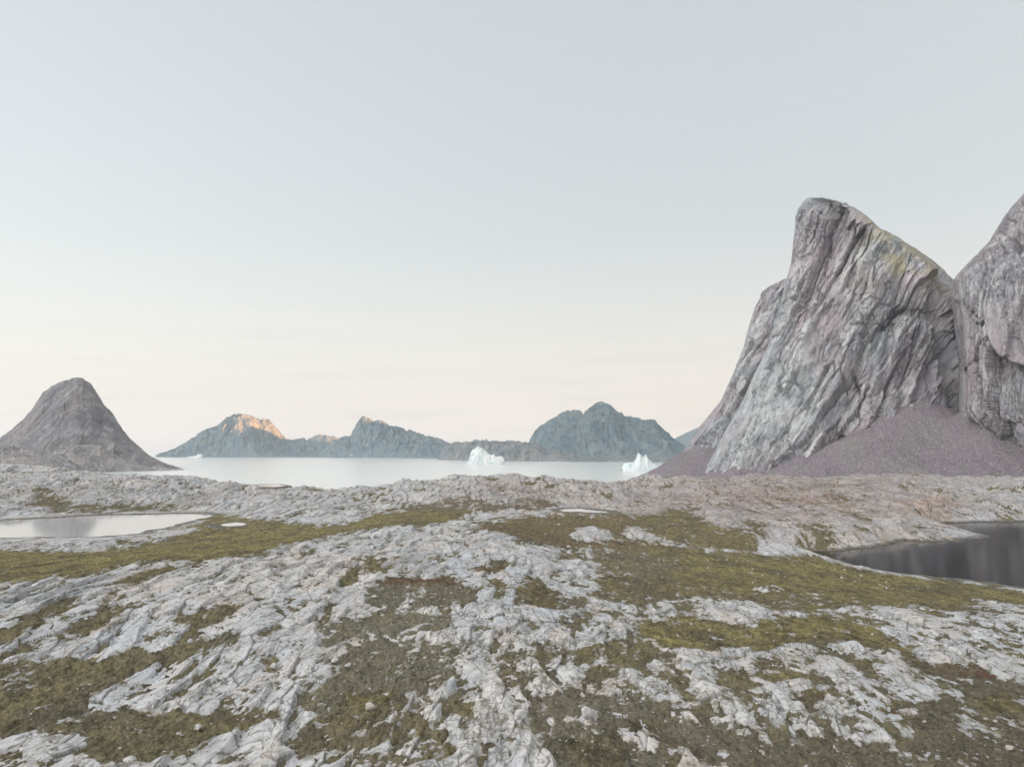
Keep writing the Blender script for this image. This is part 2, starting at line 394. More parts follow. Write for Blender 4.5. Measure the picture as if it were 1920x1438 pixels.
# ------------------------------------------------------------------ distant hills: skyline traced, then a rock body with gullies
def hill(name, sky_pts, Dr, Ds, conv, amp, seed, mat, step=1.0, rows=160, Db=None, low=-3.0, gul=1.0, smooth_top=.25, lobes=(), fc=1.0):
    sp_ = np.array(sky_pts, float)
    px = np.arange(sp_[0,0], sp_[-1,0] + .01, step)
    I = lambda a: np.interp(px, [p[0] for p in a], [p[1] for p in a]) if hasattr(a, '__len__') else np.full(len(px), float(a))
    Drp, Dsp, cv = I(Dr), I(Ds), I(conv)
    py = np.interp(px, sp_[:,0], sp_[:,1])
    jag = fbm2(px*.11, px*0 + seed*7.7, 4, seed) * 1.1
    _, zr = at_y(px, py + jag, Drp)
    zr = np.maximum(zr, .5)
    Dbp = Drp + (I(Db) if Db else (Drp - Dsp) * .9)
    wf = np.linspace(0, 1, rows); wb = np.linspace(0, 1, rows//3)[1:]
    Y = np.concatenate([Dsp + (Drp - Dsp) * wf[:, None], Drp + (Dbp - Drp) * wb[:, None]])
    W = np.concatenate([np.repeat(wf[:, None], len(px), 1), np.repeat(1 + wb[:, None], len(px), 1)])
    s = np.where(W <= 1, np.sin(np.clip(W, 0, 1) * np.pi/2) ** cv, np.cos(np.clip(W - 1, 0, 1) * np.pi/2) ** .8)
    Z = low + (zr - low) * s
    X = x_at(px[None, :], Y, Z)
    L = max(zr.max(), 20.)
    env = np.where(W <= 1, np.clip(s * 3, 0, 1) * (1 - (1 - smooth_top) * W**6), smooth_top * np.clip((2 - W)*2, 0, 1)) * np.clip(zr / L + .15, 0, 1)
    wx = X / L + .25 * fbm2(X/L*1.5, Y/L*1.5, 3, seed + 40); wy = Y / L
    g = ridged2(wx * 2.4 * gul, wy * .8 * gul, 5, seed, .52) - .62
    b = fbm2(X/L*2.2, Y/L*1.6, 5, seed + 20)
    f = ridged2(X/L*7, Y/L*4, 4, seed + 60, .6) - .6
    u_ = X/L + .12*b
    c1, e1 = cells(u_*4.2*gul + W*1.2, W*2.6, seed + 90); c2, e2 = cells(u_*11*gul + W*1.5, W*6, seed + 91); c3, e3 = cells(u_*26*gul + W*2, W*15, seed + 92)
    Z = Z + L * amp * env * (.50 * g + .42 * b + .18 * f + .34*c1 + fc*(.19*c2 + .09*c3))
    joint = fc*np.clip(.7*(1 - sstep(0, .07, e2)) + .4*(1 - sstep(0, .12, e3)), 0, 1) * sstep(-.3, .3, b)
    for (lx, lw, ls, la, lt) in lobes:                              # spurs and bays: pixel, width, position on slope, spread, metres
        Z += lt * np.exp(-((px[None, :] - lx)/lw)**2 - ((W - ls)/la)**2)
    v = np.stack([X, Y, Z], -1).reshape(-1, 3)
    zero = np.zeros(len(v))
    o = mesh_np(name, v, grid_quads(len(Y), len(px)), mat, True, {'vegetation': zero, 'pale': zero, 'joint': joint})
    return tag(o, kind='structure')

hill('mountain', [(-260,800),(-120,850),(0,822),(22,805),(45,785),(62,765),(80,738),(95,727),(112,717),(140,710),(155,711),(172,722),(184,740),(195,757),(212,773),(222,792),(232,808),(245,824),(262,838),(278,852),(295,862),(315,870),(335,876),(352,880)],
     [(-260,1950),(100,1900),(250,1750),(352,1590)], [(-260,1560),(352,1560)], [(-260,.8),(60,.8),(145,.75),(200,1.0),(260,.9),(352,.8)], .10, 3, M_DOME, .7, 200, fc=.35)
hill('hill', [(-300,838),(-100,830),(0,836),(40,838),(75,842),(105,852),(130,862),(150,871),(172,880),(190,884)],
     [(-300,900),(190,1000)], [(-300,740),(190,930)], .9, .09, 11, M_KNOLL, .7, 90)
hill('hill', [(60,878),(80,862),(98,848),(118,838),(140,834),(165,833),(190,836),(208,846),(225,858),(245,868),(275,874),(300,877),(345,880)],
     [(60,1330),(345,1500)], [(60,1250),(345,1485)], .75, .10, 15, M_KNOLL, .7, 100)
# island with the sunlit top
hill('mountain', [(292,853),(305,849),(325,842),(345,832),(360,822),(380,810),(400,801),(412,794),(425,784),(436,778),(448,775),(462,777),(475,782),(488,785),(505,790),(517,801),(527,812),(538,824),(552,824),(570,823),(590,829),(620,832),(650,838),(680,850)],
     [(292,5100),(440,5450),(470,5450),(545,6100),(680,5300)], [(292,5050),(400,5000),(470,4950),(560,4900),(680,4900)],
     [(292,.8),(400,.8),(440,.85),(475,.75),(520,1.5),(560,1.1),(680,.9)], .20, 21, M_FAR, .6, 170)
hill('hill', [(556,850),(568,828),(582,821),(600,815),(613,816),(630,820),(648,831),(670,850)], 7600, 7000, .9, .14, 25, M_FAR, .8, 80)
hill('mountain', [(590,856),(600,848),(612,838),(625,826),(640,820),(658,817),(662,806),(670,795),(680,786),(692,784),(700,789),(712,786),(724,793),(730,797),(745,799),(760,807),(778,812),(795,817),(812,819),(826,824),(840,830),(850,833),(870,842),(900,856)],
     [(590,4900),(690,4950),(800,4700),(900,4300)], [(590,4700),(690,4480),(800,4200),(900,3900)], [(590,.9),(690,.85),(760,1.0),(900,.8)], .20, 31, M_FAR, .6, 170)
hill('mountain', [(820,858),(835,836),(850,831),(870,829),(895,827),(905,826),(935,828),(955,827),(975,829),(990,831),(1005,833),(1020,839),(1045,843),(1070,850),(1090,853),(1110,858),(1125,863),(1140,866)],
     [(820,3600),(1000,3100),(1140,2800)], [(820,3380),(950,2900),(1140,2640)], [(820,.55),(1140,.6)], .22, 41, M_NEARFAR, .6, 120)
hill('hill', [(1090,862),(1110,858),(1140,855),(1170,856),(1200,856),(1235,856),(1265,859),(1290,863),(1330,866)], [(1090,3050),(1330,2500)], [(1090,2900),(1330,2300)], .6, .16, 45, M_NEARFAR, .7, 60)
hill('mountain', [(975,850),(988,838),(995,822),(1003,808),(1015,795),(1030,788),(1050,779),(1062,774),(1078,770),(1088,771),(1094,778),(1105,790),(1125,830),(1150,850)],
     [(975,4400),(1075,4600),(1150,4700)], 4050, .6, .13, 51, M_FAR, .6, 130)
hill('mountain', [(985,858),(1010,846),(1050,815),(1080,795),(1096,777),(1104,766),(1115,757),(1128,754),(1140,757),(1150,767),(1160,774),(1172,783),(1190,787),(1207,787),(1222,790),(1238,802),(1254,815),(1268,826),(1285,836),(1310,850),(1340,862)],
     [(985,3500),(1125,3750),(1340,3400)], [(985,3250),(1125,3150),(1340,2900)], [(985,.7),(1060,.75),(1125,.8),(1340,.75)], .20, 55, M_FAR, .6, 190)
t = NT('ice_cap'); t.color((.80, .84, .88)); M_CAP = t.m
hill('hill', [(1180,846),(1220,830),(1260,819),(1300,818),(1360,817),(1500,822),(1700,845)], 20000, 18500, .8, .05, 61, M_CAP, 2, 40)

# ------------------------------------------------------------------ the cliffs: plan sections stacked along traced outlines, then weathered
def cliff(name, rows, DL, DR, mat, seed, nrow, nang, lump, strata, tdir, feats=(), veg=(), pale=(), purple=(), back=.6, pw=.8, a0=-.35, a1=1.35):
    rw = np.array(rows, float)                                     # py, left px, right px, front bulge (m)
    py = np.linspace(rw[0,0], rw[-1,0], nrow)
    xl, xr, bf = (np.interp(py, rw[:,0], rw[:,k]) for k in (1, 2, 3))
    k = np.ones(9)/9
    sm = lambda a: np.convolve(np.pad(a, 4, mode='edge'), k, 'valid')
    bf = sm(bf)
    _, zl = at_y(xl, py, DL); _, zr = at_y(xr, py, DR)
    z = at_y((xl+xr)/2, py, (DL+DR)/2)[1]
    a = np.pi * np.linspace(a0, a1, nang)                            # 0 = right, pi = left, front between
    ca, sa = np.cos(a), np.sin(a)
    ce = np.sign(ca) * np.abs(ca) ** pw; se = np.sign(sa) * np.abs(sa) ** pw
    fr = np.where(se > 0, bf[:, None] * se, bf[:, None] * back * se)
    Y = (DL + DR)/2 + (DR - DL)/2 * ce[None, :] - fr
    X, Z = at_y((xl+xr)[:, None]/2 + (xr-xl)[:, None]/2 * ce[None, :], py[:, None], Y)
    P = np.stack([X, Y, Z], -1)
    def normals(P):
        du = np.gradient(P, axis=1); dv = np.gradient(P, axis=0)
        n = np.cross(dv, du); n /= np.linalg.norm(n, axis=-1, keepdims=True) + 1e-9
        return n
    N = normals(P)
    if (N[..., 1].mean() > 0): N = -N
    top = sstep(0, .03, np.linspace(0, 1, nrow))[:, None] * .9 + .1
    X, Y, Z = P[..., 0], P[..., 1], P[..., 2]
    s = X * .85 - Y * .5                                             # run along the face
    tx, tz = tdir
    along = s * tx + Z * tz; across = s * tz - Z * tx
    wob = 9 * fbm3(X/70, Y/70, Z/70, 3, seed + 3)
    d = lump * 1.0 * fbm3(X/95, Y/95, Z/120, 2, seed)
    bil = lambda x_, y_, sd: np.abs(perlin2(x_, y_, sd)) * 1.7
    d += lump * .9 * (bil((across + wob)/58, along/230, seed + 10) - .4) + lump*.5*(ridged2((across+wob)/40, along/190, 3, seed+12) - .6)
    d += strata * .55 * (bil((across + wob*.7)/22, along/120 + Y/160, seed + 20) + .6*bil((across + wob)/11, along/60, seed + 22) - .6)
    q_ = (across + wob*.8)/13 + 1.2*perlin2(across/40, along/120, seed + 25); q_ = q_ - np.floor(q_)
    d += strata * .9 * np.minimum(q_, (1 - q_)*4) * np.clip(.4 + 1.5*perlin2(across/60, along/90, seed + 27), 0, 1)
    w1, w2 = 2.0*fbm3(X/30, Y/30, Z/30, 3, seed + 80), 6*fbm3(X/40, Y/40, Z/40, 3, seed + 81)
    c1, e1 = cells((across + w1*1.6)/30, (along + w2*2)/125, seed + 90)
    c2, e2 = cells((across + w1*.8)/10, (along + w2)/60, seed + 91)
    c3, e3 = cells((across + w1*.5)/4.8, (along + w2*.6)/17, seed + 92)
    j1, j2, j3 = (1 - sstep(0, q_, e_) for q_, e_ in ((.05, e1), (.08, e2), (.12, e3)))
    jg = sstep(-.25, .25, perlin2(across/45, along/70, seed + 95))
    d += strata * (3.8*c1 + 1.8*c2 + .55*c3 - .8*j1 - .6*j2*jg - .25*j3*jg)
    joint = np.clip(j1*.6*jg + j2*jg*.8 + j3*.6*jg, 0, 1)
    d += strata * .4 * (ridged3(across/9 + wob/22, along/46, Y/30, 4, seed + 30, .6) - .55)
    led = (Z + .35*s + wob*.6)/17                                    # ledges
    d += strata * .35 * (led - np.floor(led)) * np.clip(fbm3(X/50, Y/50, Z/50, 2, seed + 50) + .3, 0, 1)
    d += strata * .22 * fbm3(X/3.5, Y/3.5, Z/5, 3, seed + 40)
    D = d * top * (.05 + .95*sstep(.0, .72, sa))[None, :]
    q0, q1 = proj(X, Y, Z); D = D * (1 - .8*np.exp(-((q0 - 1640)/50)**2 - ((q1 - 400)/40)**2)); D = D * (1 - .7*np.exp(-((q0 - 1720)/90)**2 - ((q1 - 455)/70)**2))
    nt_ = int(nrow*.035); D[:nt_] = np.where(D[:nt_] < 0, D[:nt_]*np.linspace(0, 1, nt_)[:, None], D[:nt_]*np.linspace(.1, 1, nt_)[:, None])
    qx, qy = proj(X, Y, Z)
    front = sa[None, :] > -.15
    for (fx, fy, sx, sy, ang, am) in feats:
        c_, s_ = math.cos(R(ang)), math.sin(R(ang))
        u = (qx-fx)*c_ + (qy-fy)*s_; vv = -(qx-fx)*s_ + (qy-fy)*c_
        D = D + am * np.exp(-(u/sx)**2 - (vv/sy)**2) * front
    crest = np.maximum(np.interp(qx, np.maximum.accumulate(xr), py), np.interp(-qx, np.maximum.accumulate(-xl), py))
    D = np.minimum(D, 1.2 + 26*sstep(4, 70, np.broadcast_to(py[:, None], D.shape) - crest)*sstep(.1, .9, sa)[None, :])
    P = P + N * D[..., None]
    qx, qy = proj(P[..., 0], P[..., 1], P[..., 2])
    def blob(lst):
        r = np.zeros(qx.shape)
        for (fx, fy, sx, sy, ang, am) in lst:
            c_, s_ = math.cos(R(ang)), math.sin(R(ang))
            u = (qx-fx)*c_ + (qy-fy)*s_; vv = -(qx-fx)*s_ + (qy-fy)*c_
            r = np.maximum(r, am * np.exp(-(u/sx)**2 - (vv/sy)**2))
        return r * front
    nz = np.clip(.5 + fbm3(P[...,0]/22, P[...,1]/22, P[...,2]/22, 4, seed + 70), 0, 1)
    o = mesh_np(name, P.reshape(-1, 3), grid_quads(nrow, nang), mat, True,
                {'vegetation': np.clip(blob(veg) * nz, 0, 1), 'pale': blob(pale) * nz, 'joint': joint*front, 'purple': blob(purple)})
    return tag(o, kind='structure'), P

shoulder, PS = cliff('mountain', [(523,1470,1500,20),(535,1448,1530,30),(548,1430,1545,36),(575,1416,1560,45),(600,1408,1570,55),(650,1395,1580,65),(700,1375,1590,75),(750,1352,1600,85),(800,1312,1610,95),(830,1293,1620,100),(870,1262,1620,105),(905,1222,1620,110)],
    1120, 1090, M_CLIFF, 101, 420, 420, 8, 5.0, (.46, .89))
main_peak, PM = cliff('mountain', [(371,1514,1540,14),(378,1506,1575,22),(390,1498,1600,30),(405,1492,1622,36),(430,1490,1652,42),(450,1488,1690,50),(470,1486,1722,58),(490,1484,1752,66),(510,1480,1774,74),(525,1476,1790,80),(560,1466,1820,92),(600,1455,1840,100),(650,1440,1850,108),(700,1415,1860,116),(750,1393,1865,125),(800,1364,1870,135),(850,1338,1875,142),(885,1316,1880,148),(925,1296,1880,152)],
    1000, 900, M_CLIFF, 111, 760, 900, 10, 4.9, (.42, .91),
    feats=[(1600,700,10,120,16,-7),(1660,690,8,100,10,-8),(1420,760,9,110,22,-6),(1850,700,10,120,4,-8),(1700,562,70,20,12,-22),(1785,640,18,120,-6,-30),(1478,600,9,90,14,-9),(1745,690,8,50,0,-9),(1640,470,110,10,-42,7),(1560,455,14,60,-10,5),(1530,650,12,46,12,-13),(1735,640,20,26,0,7),(1745,740,26,60,0,10),(1680,700,18,90,6,6),(1690,740,8,60,0,-9),(1560,560,26,120,20,7),(1600,480,24,30,0,6)],
    veg=[(1690,465,110,44,40,1.7),(1610,520,40,60,0,.5)], purple=[(1560,440,62,62,20,1),(1740,700,80,110,0,.75),(1660,900,60,60,0,.4)], pale=[(1440,760,70,130,25,.55),(1612,480,14,12,0,.8),(1500,660,26,110,14,.55),(1590,520,22,40,10,.35)])
cliff2, P2 = cliff('mountain', [(60,2150,2500,60),(200,2040,2560,80),(290,1972,2580,90),(340,1937,2600,100),(366,1919,2600,104),(385,1901,2600,108),(405,1886,2610,110),(430,1871,2610,112),(455,1856,2620,114),(480,1831,2620,118),(512,1800,2620,122),(525,1787,2620,124),(560,1783,2620,128),(600,1788,2620,130),(700,1800,2620,135),(780,1800,2640,140),(850,1822,2640,145),(900,1850,2640,150),(945,1860,2640,152)],
    820, 700, M_CLIFF2, 121, 760, 900, 11, 5.0, (-.06, 1.0),
    feats=[(1850,610,12,160,-6,-8),(1860,820,10,70,-35,-10),(1840,470,20,60,30,5),(1820,780,24,60,0,6)], a0=.0, a1=1.35)

# unseen range added beyond the cliffs to keep the low sun off the bay
def shade_range():
    nx, ny = 60, 300
    xs = np.linspace(1500, 3700, nx); ys = np.linspace(-3500, 9000, ny)
    Y, X = np.meshgrid(ys, xs, indexing='ij')
    crest = 2500 + 40*fbm2(Y/1500, Y*0, 3, 201)
    hgt = 565 + 14*fbm2(Y/700, Y*0+3, 5, 205) - 117*sstep(1200, 2600, Y) - 30*sstep(3600, 3800, Y)
    Z = hgt * np.clip(1 - (np.abs(X - crest)/1000)**1.3, -.02, 1) + 25*fbm2(X/160, Y/160, 4, 207)*np.clip(1 - np.abs(X-crest)/900, .1, 1)
    o = mesh_np('mountain', np.stack([X, Y, Z], -1).reshape(-1,3), grid_quads(ny, nx), M_FAR, True)
    tag(o, kind='structure')
shade_range()

# ------------------------------------------------------------------ the near land: control heights, waters, then rock relief
CT = [ # photo pixel and height above the sea
 (-700,1500,13),(0,1500,14),(500,1500,14),(960,1500,14),(1500,1500,13),(1920,1500,13),(2600,1500,13),
 (-600,1300,15),(100,1300,14),(300,1250,14.2),(600,1280,14.2),(750,1230,14.6),(960,1300,14.6),(1250,1300,14),(1600,1290,14.2),(1880,1330,12.8),(2500,1300,13),
 (0,1190,16),(250,1150,16.4),(500,1130,16.4),(760,1120,15.4),(760,1160,15.0),(960,1110,15.6),(1020,1120,14.8),(1200,1150,13.8),(1350,1180,13.2),(1550,1150,13),(1700,1180,12.8),(1880,1160,12.8),(2500,1180,12),
 (-600,1110,15),(0,1092,16.8),(140,1070,16.8),(300,1046,17.2),(450,1038,17.2),(560,1017,17.2),(700,1003,16.6),(900,987,15.9),(1000,1030,15.6),(1080,1055,13.4),
 (-500,1050,13.5),(0,1055,13.6),(200,1030,13.0),(400,1003,12.8),(500,992,13.2),(640,978,14.0),(0,1018,12.4),(150,1014,12.4),(300,1003,12.4),
 (1250,1050,11.4),(1400,1060,10.6),(1550,1065,9.2),(1420,1100,11.6),(1300,1090,12.0),(1700,1095,8.9),(1900,1118,8.8),(1750,1140,11.8),
 (-600,960,18),(-100,955,15),(60,950,14.2),(200,945,13.6),(330,938,14.2),(450,945,14.2),(550,950,14.2),(700,945,14.8),(850,955,14.6),(1000,965,14.2),(1150,970,13.6),
 (1130,990,13.8),(1060,972,13.6),(1150,968,13.6),(1250,1005,12.6),(1350,960,14.5),(1450,1000,12.5),(1550,985,12.5),(1640,985,12.2),(1720,995,10.8),(1800,1003,9.2),
 (-600,895,26.0),(0,889,24.0),(90,879,25.0),(150,886,23.0),(215,891,22.0),(300,894,21.0),(370,899,19.2),(420,911,16.5),(445,908,17.0),(520,919,13.6),(600,917,14.2),(650,921,13.0),(700,918,14.0),(760,904,17.6),(850,905,17.2),(900,900,18.9),(960,896,20.2),(1030,901,18.5),(1100,908,16.2),(1170,910,15.6),(1215,904,17.0),(1290,901,18.0),
 (1200,930,14.8),(1300,925,16.0),(1400,915,17),(1500,912,17.0),(1600,915,17.5),(1690,925,17),(1780,940,13.2),(1850,950,11.5),(1920,960,10.5),(2300,960,11),(1700,955,13),(1850,915,14),(1920,910,15),(2300,915,20)]
cx, cy, cz = [], [], []
for px, py, z in CT:
    x, y = at_z(px, py, z); cx.append(float(x)); cy.append(float(y)); cz.append(z)
for px, d, z in [(-700,900,28),(-200,800,22),(0,760,10),(150,700,-3),(300,640,-6),(450,590,-7),(600,570,-7),(750,590,-7),(900,610,-7),(1050,610,-7),(1170,600,-6),(1300,800,2),(1230,1000,-4),(1350,900,6),(1500,800,12),(1650,800,12),(1800,760,12),(1920,700,13),(2300,650,15),(1100,1000,-8),(700,1000,-10),(200,1000,-10),(1500,1100,8),(1920,1100,12),
                  (-700,30,13),(0,30,13),(960,30,13),(1920,30,12.5),(2600,30,12)]:
    cx.append((px-960)/F*d); cy.append(d); cz.append(z)
def warp(x, y): return np.arctan2(x, y) * 1.6, np.log(np.hypot(x, y))
K = np.stack(warp(np.array(cx), np.array(cy)), -1); cz = np.array(cz)
def tps(r2): return np.where(r2 > 0, .5 * r2 * np.log(np.maximum(r2, 1e-12)), 0)
n = len(K); A = np.zeros((n+3, n+3)); d2 = ((K[:,None]-K[None])**2).sum(-1)
A[:n,:n] = tps(d2) + np.eye(n)*2e-4; A[:n,n] = 1; A[:n,n+1:] = K; A[n,:n] = 1; A[n+1:,:n] = K.T
sol = np.linalg.solve(A, np.concatenate([cz, [0,0,0]]))
def land(x, y):
    sh = np.shape(x); q = np.stack(warp(np.ravel(x), np.ravel(y)), -1); out = np.empty(len(q))
    for i in range(0, len(q), 40000):
        p = q[i:i+40000]; out[i:i+40000] = tps(((p[:,None]-K[None])**2).sum(-1)) @ sol[:n] + sol[n] + p @ sol[n+1:]
    return out.reshape(sh)

